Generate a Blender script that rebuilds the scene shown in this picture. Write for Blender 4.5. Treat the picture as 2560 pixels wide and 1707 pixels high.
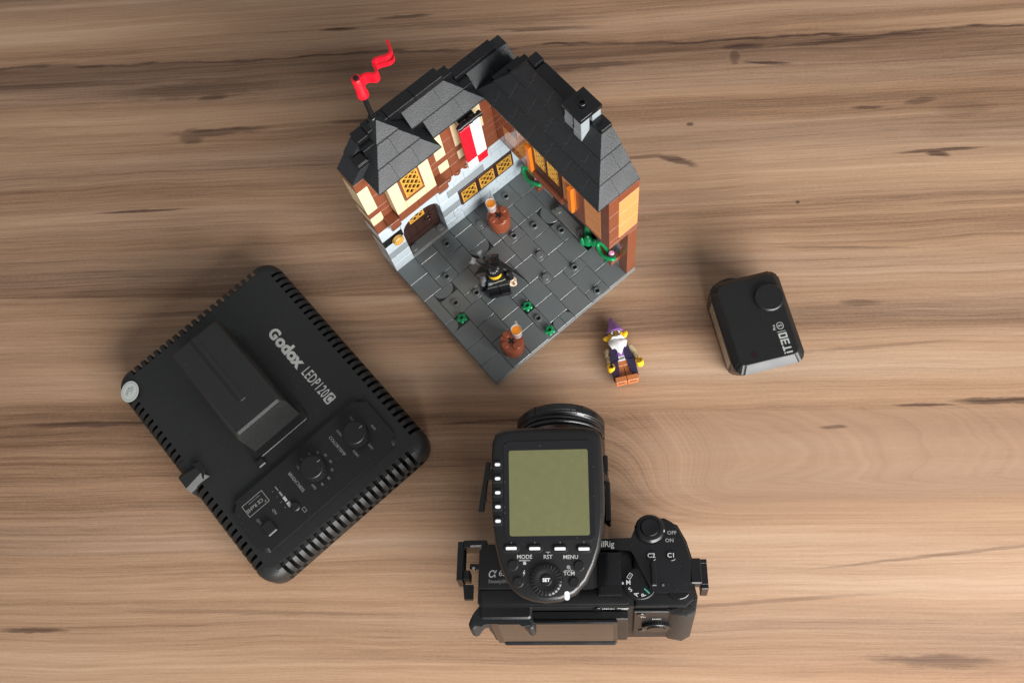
import bpy, bmesh, math, random
from mathutils import Vector, Matrix
R = math.radians
random.seed(7)
for o in list(bpy.data.objects): bpy.data.objects.remove(o)
scene = bpy.context.scene
COL = scene.collection
MM = 0.001

# ------------------------------------------------------------------ camera
cam_d = bpy.data.cameras.new('camera'); cam = bpy.data.objects.new('camera', cam_d); COL.objects.link(cam)
MW = ((0.9953606, 0.0, -0.0962144), (-0.0315109, -0.9448485, -0.3259883), (-0.0909080, 0.3275077, -0.9404650))
cx, cy, cz = Vector(MW[0]), -Vector(MW[1]), -Vector(MW[2])
m = Matrix((cx, cy, cz)).transposed().to_4x4()
m.translation = Vector((62.3815, -224.7374, 645.3516)) * MM
cam.matrix_world = m
cam_d.sensor_width = 36.0; cam_d.lens = 2449.13 / 2560 * 36.0
cam_d.clip_start = 0.01; cam_d.clip_end = 50
scene.camera = cam

# ------------------------------------------------------------------ light: a room lit by one window to the lower right
world = bpy.data.worlds.new('World'); scene.world = world; world.use_nodes = True
bg = world.node_tree.nodes['Background']
bg.inputs[0].default_value = (0.95, 0.97, 1.0, 1); bg.inputs[1].default_value = 0.30
def area(name, loc, target, size, size_y, power, col):
    d = bpy.data.lights.new(name, 'AREA'); d.shape = 'RECTANGLE'; d.size = size; d.size_y = size_y
    d.energy = power; d.color = col
    o = bpy.data.objects.new(name, d); COL.objects.link(o); o.location = loc
    o.rotation_euler = (Vector(target) - Vector(loc)).to_track_quat('-Z', 'Y').to_euler()
    return o
area('window_light', (0.80, -1.12, 0.56), (0.0, 0.0, 0.02), 1.45, 0.70, 61.0, (1.0, 0.99, 0.97))
vs = scene.view_settings
vs.view_transform = 'Standard'; vs.look = 'None'; vs.exposure = 0.0; vs.gamma = 1.0
scene.render.engine = 'CYCLES'

# ------------------------------------------------------------------ materials
MATS = {}
def newmat(name):
    mt = bpy.data.materials.new(name); mt.use_nodes = True
    return mt, mt.node_tree, mt.node_tree.nodes['Principled BSDF']
def plastic(name, col, rough=0.3, grain=0.0, gscale=900, var=0.06, spec=0.5, sparkle=None, rvar=0.10, dust=0.0):
    mt, nt, b = newmat(name)
    tc = nt.nodes.new('ShaderNodeTexCoord')
    n = nt.nodes.new('ShaderNodeTexNoise'); n.inputs['Scale'].default_value = 220; n.inputs['Detail'].default_value = 4
    nt.links.new(tc.outputs['Object'], n.inputs['Vector'])
    mx = nt.nodes.new('ShaderNodeMix'); mx.data_type = 'RGBA'
    mx.inputs[6].default_value = (*[c * (1 - var) for c in col], 1); mx.inputs[7].default_value = (*[min(1, c * (1 + var)) for c in col], 1)
    nt.links.new(n.outputs['Fac'], mx.inputs[0])
    out = mx.outputs[2]
    if sparkle:
        sp = nt.nodes.new('ShaderNodeTexNoise'); sp.inputs['Scale'].default_value = 1500; sp.inputs['Detail'].default_value = 2
        nt.links.new(tc.outputs['Object'], sp.inputs['Vector'])
        cr = nt.nodes.new('ShaderNodeValToRGB'); cr.color_ramp.elements[0].position = 0.5; cr.color_ramp.elements[1].position = 0.72
        nt.links.new(sp.outputs['Fac'], cr.inputs[0])
        m2 = nt.nodes.new('ShaderNodeMix'); m2.data_type = 'RGBA'; m2.inputs[7].default_value = (*sparkle, 1)
        nt.links.new(cr.outputs[0], m2.inputs[0]); nt.links.new(out, m2.inputs[6]); out = m2.outputs[2]
    if dust:      # settled dust: sparse pale specks and a faint film
        dn = nt.nodes.new('ShaderNodeTexVoronoi'); dn.inputs['Scale'].default_value = 420; dn.feature = 'F1'
        nt.links.new(tc.outputs['Object'], dn.inputs['Vector'])
        d1 = nt.nodes.new('ShaderNodeMath'); d1.operation = 'LESS_THAN'; d1.inputs[1].default_value = 0.11; nt.links.new(dn.outputs['Distance'], d1.inputs[0])
        sc = nt.nodes.new('ShaderNodeSeparateColor'); nt.links.new(dn.outputs['Color'], sc.inputs[0])
        d2 = nt.nodes.new('ShaderNodeMath'); d2.operation = 'GREATER_THAN'; d2.inputs[1].default_value = 0.72; nt.links.new(sc.outputs[0], d2.inputs[0])
        d3 = nt.nodes.new('ShaderNodeMath'); d3.operation = 'MULTIPLY'; nt.links.new(d1.outputs[0], d3.inputs[0]); nt.links.new(d2.outputs[0], d3.inputs[1])
        d4 = nt.nodes.new('ShaderNodeMath'); d4.operation = 'MULTIPLY'; d4.inputs[1].default_value = dust; nt.links.new(d3.outputs[0], d4.inputs[0])
        m3 = nt.nodes.new('ShaderNodeMix'); m3.data_type = 'RGBA'; m3.inputs[7].default_value = (0.42, 0.40, 0.37, 1)
        nt.links.new(d4.outputs[0], m3.inputs[0]); nt.links.new(out, m3.inputs[6]); out = m3.outputs[2]
    nt.links.new(out, b.inputs['Base Color'])
    mr = nt.nodes.new('ShaderNodeMapRange'); mr.inputs[3].default_value = max(0.02, rough - rvar); mr.inputs[4].default_value = rough + rvar
    n2 = nt.nodes.new('ShaderNodeTexNoise'); n2.inputs['Scale'].default_value = 90; n2.inputs['Detail'].default_value = 5
    nt.links.new(tc.outputs['Object'], n2.inputs['Vector'])
    nt.links.new(n2.outputs['Fac'], mr.inputs[0]); nt.links.new(mr.outputs[0], b.inputs['Roughness'])
    b.inputs['Specular IOR Level'].default_value = spec
    if grain:
        g = nt.nodes.new('ShaderNodeTexNoise'); g.inputs['Scale'].default_value = gscale; g.inputs['Detail'].default_value = 3
        nt.links.new(tc.outputs['Object'], g.inputs['Vector'])
        bp = nt.nodes.new('ShaderNodeBump'); bp.inputs['Strength'].default_value = grain; bp.inputs['Distance'].default_value = 0.0004
        nt.links.new(g.outputs['Fac'], bp.inputs['Height']); nt.links.new(bp.outputs[0], b.inputs['Normal'])
    MATS[name] = mt
    return mt
def flat(name, col, rough=0.6, emit=0):
    mt, nt, b = newmat(name); b.inputs['Base Color'].default_value = (*col, 1); b.inputs['Roughness'].default_value = rough
    n = nt.nodes.new('ShaderNodeTexNoise'); n.inputs['Scale'].default_value = 400
    mr = nt.nodes.new('ShaderNodeMapRange'); mr.inputs[3].default_value = rough - .08; mr.inputs[4].default_value = rough + .08
    nt.links.new(n.outputs['Fac'], mr.inputs[0]); nt.links.new(mr.outputs[0], b.inputs['Roughness'])
    MATS[name] = mt; return mt
def glass(name, col, rough=0.03, trans=1.0):
    mt, nt, b = newmat(name); b.inputs['Base Color'].default_value = (*col, 1); b.inputs['Roughness'].default_value = rough
    b.inputs['Transmission Weight'].default_value = trans; b.inputs['IOR'].default_value = 1.3
    MATS[name] = mt; return mt

plastic('tile_grey', (0.135, 0.150, 0.152), 0.20, 0.02)
plastic('plate_grey', (0.16, 0.165, 0.16), 0.28)
plastic('stud_grey', (0.17, 0.18, 0.18), 0.25)
plastic('base_grey', (0.20, 0.215, 0.22), 0.35)
plastic('under_black', (0.012, 0.013, 0.013), 0.5)
plastic('roof_grey', (0.019, 0.0205, 0.022), 0.38, 0.30, 1300, sparkle=(0.040, 0.044, 0.049), spec=0.36)
plastic('brick_brown_glossy', (0.20, 0.060, 0.028), 0.06, rvar=0.02, spec=0.8)
plastic('brick_nougat_glossy', (0.55, 0.24, 0.09), 0.06, rvar=0.02, spec=0.8)
plastic('roof_black', (0.008, 0.008, 0.009), 0.22)
plastic('brick_white', (0.49, 0.565, 0.61), 0.25, var=0.02)
plastic('brick_light_grey', (0.275, 0.305, 0.325), 0.28, var=0.03)
plastic('brick_brown', (0.20, 0.060, 0.028), 0.26)
plastic('brick_dark_brown', (0.040, 0.017, 0.013), 0.3)
plastic('brick_cream', (0.70, 0.585, 0.36), 0.28, var=0.03)
plastic('brick_nougat', (0.66, 0.275, 0.095), 0.28, var=0.03)
plastic('brick_orange', (0.85, 0.22, 0.015), 0.22)
plastic('brick_black', (0.010, 0.010, 0.011), 0.2)
plastic('lattice_gold', (0.62, 0.33, 0.055), 0.3)
plastic('gold', (0.62, 0.34, 0.07), 0.25)
plastic('red', (0.78, 0.008, 0.022), 0.25, var=0.03)
plastic('white', (0.85, 0.85, 0.84), 0.3, var=0.02)
plastic('green', (0.005, 0.26, 0.085), 0.2)
plastic('pink', (0.80, 0.36, 0.56), 0.3)
plastic('barrel_brown', (0.27, 0.068, 0.030), 0.24)
plastic('yellow', (0.90, 0.55, 0.02), 0.25)
plastic('purple', (0.30, 0.13, 0.40), 0.3)
plastic('robe_purple', (0.026, 0.015, 0.055), 0.6, 0.5, 1200)
plastic('tan_arm', (0.66, 0.52, 0.30), 0.3)
plastic('leg_nougat', (0.52, 0.17, 0.055), 0.3)
plastic('fig_black', (0.012, 0.012, 0.014), 0.25)
plastic('cape_black', (0.016, 0.015, 0.015), 0.8, 0.6, 2500)
plastic('hair_black', (0.008, 0.008, 0.009), 0.12)
plastic('fig_grey', (0.24, 0.25, 0.25), 0.3)
plastic('rod_grey', (0.11, 0.10, 0.085), 0.35)
plastic('hand_pale', (0.80, 0.62, 0.45), 0.3)
plastic('panel_black', (0.0125, 0.013, 0.0125), 0.5, 0.35, 1500, dust=0.09)
plastic('panel_gloss', (0.008, 0.008, 0.008), 0.46, 0.12, 1500, rvar=0.05, dust=0.12)
plastic('slot_black', (0.004, 0.004, 0.004), 0.7)
plastic('battery_black', (0.013, 0.0135, 0.013), 0.48, 0.3, 1800, dust=0.09)
plastic('camera_black', (0.007, 0.007, 0.0075), 0.38, 0.25, 2000, dust=0.09)
plastic('camera_gloss', (0.008, 0.008, 0.009), 0.2, dust=0.09)
plastic('grip_rubber', (0.014, 0.013, 0.012), 0.45, 1.0, 700)
plastic('rubber', (0.012, 0.013, 0.014), 0.5, 0.2, dust=0.09)
plastic('metal_black', (0.007, 0.007, 0.008), 0.3, 0.1, spec=0.6, dust=0.09)
plastic('trigger_black', (0.0095, 0.0095, 0.010), 0.29, 0.12, 2200, rvar=0.04, dust=0.09)
plastic('flash_black', (0.0085, 0.0088, 0.0085), 0.38, 0.12, 2200, rvar=0.05, dust=0.09)
plastic('lens_black', (0.010, 0.010, 0.011), 0.3)
plastic('lcd_green', (0.135, 0.135, 0.062), 0.10, var=0.10, rvar=0.03, dust=0.22)
plastic('lcd_dark', (0.010, 0.010, 0.012), 0.08, rvar=0.03, dust=0.22)
plastic('screen_glass', (0.012, 0.011, 0.011), 0.05, spec=1.0, rvar=0.02)
plastic('flash_lens', (0.26, 0.23, 0.17), 0.2)
plastic('sensor_red', (0.016, 0.005, 0.006), 0.12)
flat('print_white', (0.75, 0.77, 0.76)); flat('print_dim', (0.22, 0.22, 0.21)); flat('print_grey', (0.40, 0.41, 0.39))
flat('print_black', (0.01, 0.01, 0.01)); flat('print_teal', (0.08, 0.40, 0.30)); flat('print_beige', (0.45, 0.40, 0.25)); flat('print_blue', (0.12, 0.25, 0.38))
flat('button_white', (0.68, 0.69, 0.72), 0.4); flat('sticker_white', (0.55, 0.58, 0.55), 0.6); flat('chrome', (0.6, 0.6, 0.6), 0.25)
def thin_glass(name, tint, gloss):
    mt, nt, b = newmat(name); out = nt.nodes['Material Output']; nt.nodes.remove(b)
    tr = nt.nodes.new('ShaderNodeBsdfTransparent'); tr.inputs[0].default_value = (*tint, 1)
    gl = nt.nodes.new('ShaderNodeBsdfPrincipled'); gl.inputs['Base Color'].default_value = (0.82, 0.80, 0.78, 1); gl.inputs['Roughness'].default_value = 0.08
    lw = nt.nodes.new('ShaderNodeLayerWeight'); lw.inputs[0].default_value = gloss
    mr = nt.nodes.new('ShaderNodeMapRange'); mr.inputs[3].default_value = 0.10; mr.inputs[4].default_value = 0.55; nt.links.new(lw.outputs['Facing'], mr.inputs[0])
    mx = nt.nodes.new('ShaderNodeMixShader'); nt.links.new(mr.outputs[0], mx.inputs[0]); nt.links.new(tr.outputs[0], mx.inputs[1]); nt.links.new(gl.outputs[0], mx.inputs[2])
    nt.links.new(mx.outputs[0], out.inputs[0]); MATS[name] = mt
thin_glass('clear', (0.97, 0.97, 0.97), 0.5)
plastic('amber', (0.85, 0.28, 0.02), 0.12); MATS['amber'].node_tree.nodes['Principled BSDF'].inputs['Subsurface Weight'].default_value = 0.0
MATS['chrome'].node_tree.nodes['Principled BSDF'].inputs['Metallic'].default_value = 1

# ------------------------------------------------------------------ mesh helpers (all sizes in millimetres)
def link(name, me, parent=None, loc=(0, 0, 0), rot=(0, 0, 0)):
    o = bpy.data.objects.new(name, me); COL.objects.link(o)
    o.location = Vector(loc) * MM; o.rotation_euler = rot
    if parent: o.parent = parent
    return o
def thing(name, label, cat, loc=(0, 0, 0), rot=(0, 0, 0), group=None):
    o = link(name, None, None, loc, rot); o.empty_display_size = 0.01
    o['label'] = label; o['category'] = cat
    if group: o['group'] = group
    return o
class MB:
    def __init__(s): s.v = []; s.f = []
    def add(s, vs, fs, M=None):
        k = len(s.v)
        for p in vs:
            p = Vector(p); s.v.append(M @ p if M else p)
        s.f += [tuple(i + k for i in f) for f in fs]; return s
    def box(s, x0, y0, z0, x1, y1, z1, ch=0.0, M=None):
        if ch <= 0:
            return s.add([(x0, y0, z0), (x1, y0, z0), (x1, y1, z0), (x0, y1, z0), (x0, y0, z1), (x1, y0, z1), (x1, y1, z1), (x0, y1, z1)],
                         [(3, 2, 1, 0), (4, 5, 6, 7), (0, 1, 5, 4), (1, 2, 6, 5), (2, 3, 7, 6), (3, 0, 4, 7)], M)
        bm = bmesh.new(); bmesh.ops.create_cube(bm, size=1)
        for v in bm.verts: v.co = Vector((x0 if v.co.x < 0 else x1, y0 if v.co.y < 0 else y1, z0 if v.co.z < 0 else z1))
        bmesh.ops.bevel(bm, geom=bm.edges[:], offset=ch, segments=1, affect='EDGES')
        s.frombm(bm, M); return s
    def frombm(s, bm, M=None):
        bm.verts.index_update()
        s.add([v.co.copy() for v in bm.verts], [tuple(v.index for v in f.verts) for f in bm.faces], M); bm.free(); return s
    def prism(s, poly, z0, z1, M=None, ch=0.0, seg=1):
        n = len(poly)
        if ch:
            bm = bmesh.new(); a = [bm.verts.new((x, y, z0)) for x, y in poly]; b = [bm.verts.new((x, y, z1)) for x, y in poly]
            bm.faces.new(a[::-1]); t = bm.faces.new(b)
            for i in range(n): bm.faces.new((a[i], a[(i + 1) % n], b[(i + 1) % n], b[i]))
            bmesh.ops.bevel(bm, geom=list(t.edges), offset=ch, segments=seg, affect='EDGES', profile=0.5)
            return s.frombm(bm, M)
        return s.add([(x, y, z0) for x, y in poly] + [(x, y, z1) for x, y in poly],
                     [tuple(range(n))[::-1], tuple(range(n, 2 * n))] + [(i, (i + 1) % n, n + (i + 1) % n, n + i) for i in range(n)], M)
    def lathe(s, prof, seg=24, M=None, a0=0, a1=360, cap=True):
        full = abs(a1 - a0) >= 360; k = seg if full else seg + 1; n = len(prof)
        vs = [(r * math.cos(R(a0 + (a1 - a0) * i / seg)), r * math.sin(R(a0 + (a1 - a0) * i / seg)), z) for i in range(k) for r, z in prof]
        fs = []
        for i in range(seg):
            j = (i + 1) % k
            for q in range(n - 1): fs.append((i * n + q, j * n + q, j * n + q + 1, i * n + q + 1))
        if cap and full:
            if prof[0][0] > 1e-6: fs.append(tuple(i * n for i in range(k))[::-1])
            if prof[-1][0] > 1e-6: fs.append(tuple(i * n + n - 1 for i in range(k)))
        if not full and cap:
            fs.append(tuple(range(n))[::-1]); fs.append(tuple((k - 1) * n + q for q in range(n)))
        return s.add(vs, fs, M)
    def cyl(s, x, y, z0, z1, r, seg=24, ch=0.0, M=None, r1=None):
        r1 = r if r1 is None else r1
        prof = [(r, z0), (r1, z1 - ch), (r1 - ch, z1)] if ch else [(r, z0), (r1, z1)]
        T = Matrix.Translation((x, y, 0)); return s.lathe(prof, seg, (M @ T) if M else T)
    def tube(s, pts, r, seg=10, closed=False, rad=None):
        pts = [Vector(p) for p in pts]; n = len(pts); up = Vector((0.13, 0.21, 1)).normalized(); base = len(s.v)
        for i, p in enumerate(pts):
            t = (pts[(i + 1) % n] - pts[i - 1]) if closed else (pts[min(i + 1, n - 1)] - pts[max(i - 1, 0)])
            t.normalize(); u = t.cross(up); u = u.normalized() if u.length > 1e-4 else Vector((1, 0, 0)); w = t.cross(u)
            rr = rad[i] if rad else r
            for k in range(seg): s.v.append(p + (u * math.cos(2 * math.pi * k / seg) + w * math.sin(2 * math.pi * k / seg)) * rr)
        for i in range(n if closed else n - 1):
            j = (i + 1) % n
            for k in range(seg): s.f.append((base + i * seg + k, base + i * seg + (k + 1) % seg, base + j * seg + (k + 1) % seg, base + j * seg + k))
        if not closed:
            s.f.append(tuple(base + k for k in range(seg))); s.f.append(tuple(base + (n - 1) * seg + k for k in range(seg))[::-1])
        return s
    def sphere(s, c, r, sx=1, sy=1, sz=1, seg=16, M=None):
        bm = bmesh.new(); bmesh.ops.create_uvsphere(bm, u_segments=seg, v_segments=max(6, seg * 2 // 3), radius=r)
        for v in bm.verts: v.co = Vector((v.co.x * sx + c[0], v.co.y * sy + c[1], v.co.z * sz + c[2]))
        return s.frombm(bm, M)
    def mesh(s, name, mat, smooth=None):
        me = bpy.data.meshes.new(name); me.from_pydata([tuple(v * MM) for v in s.v], [], s.f); me.update()
        bm = bmesh.new(); bm.from_mesh(me); bmesh.ops.recalc_face_normals(bm, faces=bm.faces); bm.to_mesh(me); bm.free()
        me.materials.append(MATS[mat])
        if smooth is not None:
            me.shade_smooth(); me.set_sharp_from_angle(angle=R(smooth))
        return me
    def build(s, name, mat, parent=None, loc=(0, 0, 0), rot=(0, 0, 0), smooth=None):
        return link(name, s.mesh(name, mat, smooth), parent, loc, rot)
def T(x, y, z): return Matrix.Translation((x, y, z))
def RX(a): return Matrix.Rotation(R(a), 4, 'X')
def RY(a): return Matrix.Rotation(R(a), 4, 'Y')
def RZ(a): return Matrix.Rotation(R(a), 4, 'Z')
def rrect(x0, y0, x1, y1, r, seg=6):
    if not isinstance(r, (tuple, list)): r = (r,) * 4
    out = []
    for (cx_, cy_, a, rr) in ((x1 - r[0], y1 - r[0], 0, r[0]), (x0 + r[1], y1 - r[1], 90, r[1]), (x0 + r[2], y0 + r[2], 180, r[2]), (x1 - r[3], y0 + r[3], 270, r[3])):
        if rr < 1e-6: out.append((cx_, cy_)); continue
        for i in range(seg + 1): out.append((cx_ + rr * math.cos(R(a + 90 * i / seg)), cy_ + rr * math.sin(R(a + 90 * i / seg))))
    return out
BOXC = {}
def brick(name, parent, x0, y0, z0, x1, y1, z1, mat, gap=0.07, ch=0.18, noise=True):
    """one separate toy brick; alike bricks share their mesh"""
    dx, dy, dz = round(x1 - x0 - 2 * gap, 3), round(y1 - y0 - 2 * gap, 3), round(z1 - z0 - gap, 3)
    k = (dx, dy, dz, mat, ch)
    if k not in BOXC: BOXC[k] = MB().box(0, 0, 0, dx, dy, dz, ch).mesh(name, mat)
    return link(name, BOXC[k], parent, (x0 + gap, y0 + gap, z0))
def text(body, size, mat, parent, loc, rot=(0, 0, 0), name='lettering', align='CENTER', sx=1.0, shear=0.0, bold=0.0, space=1.0, width=None, height=None):
    c = bpy.data.curves.new('t', 'FONT'); c.body = body; c.size = size * MM; c.align_x = align; c.align_y = 'CENTER'; c.shear = shear
    c.offset = bold * MM; c.space_character = space; c.resolution_u = 3
    o = bpy.data.objects.new('t', c); COL.objects.link(o)
    dg = bpy.context.evaluated_depsgraph_get()
    me = bpy.data.meshes.new_from_object(o.evaluated_get(dg)); me.name = name
    bpy.data.objects.remove(o); bpy.data.curves.remove(c)
    if width:
        x0, x1 = min(v.co.x for v in me.vertices), max(v.co.x for v in me.vertices); sx = width * MM / (x1 - x0)
        if align == 'CENTER':
            for v in me.vertices: v.co.x -= (x0 + x1) / 2
    sy = 1.0
    if height:
        y0, y1 = min(v.co.y for v in me.vertices), max(v.co.y for v in me.vertices); sy = height * MM / (y1 - y0)
        for v in me.vertices: v.co.y -= (y0 + y1) / 2
    for v in me.vertices: v.co.x *= sx; v.co.y *= sy
    me.materials.clear(); me.materials.append(MATS[mat])
    return link(name, me, parent, loc, rot)

# ------------------------------------------------------------------ the table: one wood-grain sheet
def wood_material():
    mt, nt, bs = newmat('table_wood'); N = nt.nodes; L = nt.links
    def inp(sock, v):
        if hasattr(v, 'links') or hasattr(v, 'is_linked'): L.new(v, sock)
        else: sock.default_value = v
    def mth(op, a, b=0.0, c=0.0, clamp=False):
        n = N.new('ShaderNodeMath'); n.operation = op; n.use_clamp = clamp
        inp(n.inputs[0], a); inp(n.inputs[1], b); inp(n.inputs[2], c); return n.outputs[0]
    def comb(x, y, z=0.0):
        n = N.new('ShaderNodeCombineXYZ'); inp(n.inputs[0], x); inp(n.inputs[1], y); inp(n.inputs[2], z); return n.outputs[0]
    def noise(vec, scale=1.0, detail=3.0, rough=0.5, dist=0.0):
        n = N.new('ShaderNodeTexNoise'); inp(n.inputs['Vector'], vec); n.inputs['Scale'].default_value = scale
        n.inputs['Detail'].default_value = detail; n.inputs['Roughness'].default_value = rough; n.inputs['Distortion'].default_value = dist
        return n.outputs['Fac']
    def ss(v, lo, hi, a=0.0, b=1.0):
        n = N.new('ShaderNodeMapRange'); n.interpolation_type = 'SMOOTHSTEP'; inp(n.inputs[0], v)
        n.inputs[1].default_value = lo; n.inputs[2].default_value = hi; n.inputs[3].default_value = a; n.inputs[4].default_value = b
        return n.outputs[0]
    def mix(f, a, b):
        n = N.new('ShaderNodeMix'); n.data_type = 'RGBA'; inp(n.inputs[0], f)
        for s, v in ((n.inputs[6], a), (n.inputs[7], b)):
            if isinstance(v, tuple): s.default_value = (*v, 1)
            else: L.new(v, s)
        return n.outputs[2]
    tc = N.new('ShaderNodeTexCoord'); sp = N.new('ShaderNodeSeparateXYZ'); L.new(tc.outputs['Object'], sp.inputs[0])
    X = mth('MULTIPLY', sp.outputs[0], 1000.0); Y = mth('MULTIPLY', sp.outputs[1], 1000.0)     # millimetres
    w1 = noise(comb(mth('MULTIPLY', X, 0.0042), mth('MULTIPLY', Y, 0.011)), 1.0, 2.0)
    w2 = noise(comb(mth('MULTIPLY', X, 0.016), mth('MULTIPLY', Y, 0.05), 3.3), 1.0, 2.0)
    Yw = mth('ADD', Y, mth('ADD', mth('MULTIPLY', mth('SUBTRACT', w1, 0.5), 11.0), mth('MULTIPLY', mth('SUBTRACT', w2, 0.5), 2.2)))
    # figured board: flat-sawn arches to the right, fading into straight grain
    ax = mth('DIVIDE', mth('SUBTRACT', X, 95.0), 3.6); ay = mth('SUBTRACT', Y, -83.0)
    rad = mth('SQRT', mth('ADD', mth('MULTIPLY', ax, ax), mth('MULTIPLY', ay, ay)))
    fig_m = mth('MULTIPLY', ss(Y, -138.0, -100.0), ss(Y, -52.6, -53.4))
    fig_m = mth('MULTIPLY', fig_m, ss(X, 60.0, 150.0))
    Yg = mth('ADD', mth('MULTIPLY', Yw, mth('SUBTRACT', 1.0, fig_m)), mth('MULTIPLY', mth('ADD', rad, mth('MULTIPLY', w2, 10.0)), fig_m))
    broad = noise(comb(mth('MULTIPLY', X, 0.0010), mth('MULTIPLY', Yw, 0.024)), 1.0, 3.0, 0.55)
    band = noise(comb(mth('MULTIPLY', X, 0.0017), mth('MULTIPLY', Yg, 0.10), 1.7), 1.0, 4.0, 0.6)
    fine = noise(comb(mth('MULTIPLY', X, 0.0036), mth('MULTIPLY', Yg, 0.46), 5.1), 1.0, 5.0, 0.62)
    hair = noise(comb(mth('MULTIPLY', X, 0.030), mth('MULTIPLY', Yw, 1.9), 9.0), 1.0, 3.0, 0.6)
    speck = noise(comb(mth('MULTIPLY', X, 0.35), mth('MULTIPLY', Y, 1.1), 2.0), 1.0, 2.0, 0.7)
    # a board joint in the print
    joint = ss(mth('ADD', Y, mth('MULTIPLY', X, 0.012)), -52.2, -53.0)
    tone = mth('ADD', mth('MULTIPLY', mth('SUBTRACT', broad, 0.5), 1.25), mth('MULTIPLY', mth('SUBTRACT', band, 0.5), 0.62))
    tone = mth('ADD', tone, mth('MULTIPLY', mth('SUBTRACT', fine, 0.5), 0.72))
    tone = mth('ADD', tone, mth('MULTIPLY', mth('SUBTRACT', hair, 0.5), 0.62))
    tone = mth('ADD', tone, mth('MULTIPLY', mth('SUBTRACT', speck, 0.5), 0.30))
    bands = ss(noise(comb(mth('MULTIPLY', X, 0.0007), mth('MULTIPLY', Yw, 0.021), 12.0), 1.0, 2.0), 0.40, 0.60, -0.10, 0.08)
    tone = mth('ADD', tone, bands)
    tone = mth('ADD', tone, mth('MULTIPLY', joint, mth('MULTIPLY', ss(X, 40.0, 130.0), 0.10)))
    j2 = mth('ADD', Y, mth('MULTIPLY', X, 0.03)); left = ss(X, 30.0, -60.0)
    tone = mth('ADD', tone, mth('MULTIPLY', left, mth('MULTIPLY', mth('MULTIPLY', ss(j2, 35.6, 34.4), ss(j2, -40.0, 20.0)), 0.16)))
    tone = mth('ADD', tone, mth('MULTIPLY', left, mth('MULTIPLY', mth('MULTIPLY', ss(j2, 34.4, 35.6), ss(j2, 62.0, 36.0)), -0.13)))
    tone = mth('ADD', tone, mth('MULTIPLY', ss(mth('ADD', Y, mth('MULTIPLY', X, -0.02)), -118.0, -119.0), 0.05))
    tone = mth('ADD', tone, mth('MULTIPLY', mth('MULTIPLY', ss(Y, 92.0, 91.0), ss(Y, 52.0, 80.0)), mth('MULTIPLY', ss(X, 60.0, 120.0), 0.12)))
    tone = mth('MULTIPLY', tone, mth('MULTIPLY_ADD', fig_m, -0.55, 1.0))
    tone = mth('ADD', tone, 0.5)
    ramp = N.new('ShaderNodeValToRGB'); L.new(tone, ramp.inputs[0])
    cs = [(0.0, (0.118, 0.062, 0.035)), (0.26, (0.236, 0.135, 0.080)), (0.50, (0.357, 0.213, 0.128)), (0.74, (0.450, 0.282, 0.175)), (1.0, (0.55, 0.370, 0.243))]
    el = ramp.color_ramp.elements
    el[0].position, el[0].color = cs[0][0], (*cs[0][1], 1); el[1].position, el[1].color = cs[-1][0], (*cs[-1][1], 1)
    for p, c in cs[1:-1]:
        e = el.new(p); e.color = (*c, 1)
    col = ramp.outputs[0]
    grey = ss(noise(comb(mth('MULTIPLY', X, 0.0009), mth('MULTIPLY', Yw, 0.030), 21.0), 1.0, 3.0), 0.42, 0.66, 0.0, 0.22)
    hs = N.new('ShaderNodeHueSaturation'); hs.inputs['Saturation'].default_value = 0.62; hs.inputs['Value'].default_value = 0.93; L.new(col, hs.inputs['Color'])
    col = mix(grey, col, hs.outputs[0])
    # dark mineral veins, knots and cracks of this board: (x, y, half length, half width, strength, slope)
    rag = noise(comb(mth('MULTIPLY', X, 0.05), mth('MULTIPLY', Y, 0.25), 4.0), 1.0, 4.0, 0.65)
    ragb = mth('MULTIPLY', mth('SUBTRACT', rag, 0.5), 1.6)
    feats = [(177, 231, 22, 3.6, .8, 0), (193, 216, 20, 2.0, .95, -.12), (170, 223, 5, 7, .6, 0), (121, 137, 17, 3.2, .85, -.32), (100, 141, 24, 1.6, .5, 0),
             (133, 166.4, 3.2, 2.2, .8, 0), (300, 176, 14, 3.0, .45, .1), (262, 173, 13, 1.8, .6, 0), (308, 135, 34, 1.7, .7, .02), (306, 132, 10, 3.0, .7, -.2),
             (322, -51.6, 36, 2.9, .95, -.02), (272, -53.2, 22, 1.3, .85, -.02), (-232, 181, 46, 4.2, .62, .03), (-252, 178, 12, 7.5, .5, 0), (-283, 115, 40, 1.5, .8, 0),
             (-87, 278, 26, 2.2, .85, 0), (-139, 270, 19, 1.7, .75, 0), (22, 259, 50, 2.2, .55, -.03), (-320, -192.7, 27, 2.0, .75, 0), (258, -213, 44, 4.0, .6, -.03),
             (213, -66.3, 10, 1.6, .8, 0), (-250, 221, 75, 9.0, .42, .02), (-238, 213, 15, 4.0, .55, .1), (46, 222, 62, 4.2, .55, .03), (-296, -52, 60, 2.6, .5, 0),
             (-112, 184, 34, 2.2, .6, 0), (-60, 111, 60, 1.8, .45, .04), (235, 231, 62, 1.9, .9, .03), (285, 234, 80, 1.6, .75, 0), (205, 98.5, 1.8, 1.6, .9, 0),
             (230, 62, 55, 1.2, .4, -.05), (240, -12, 70, 1.6, .3, .05), (-30, 268, 120, 3.0, .3, -.02), (150, -178, 90, 1.5, .35, .06), (-170, -182, 110, 1.8, .3, -.02), (240, 20, 16, 3, .4, 0),
             (-10, -57, 45, 1.4, .55, .02), (330, 168, 24, 8, .22, 0), (-220, 30, 90, 2.2, .3, .02), (270, -150, 90, 1.3, .45, .10)]
    dark = 0.0
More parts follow.
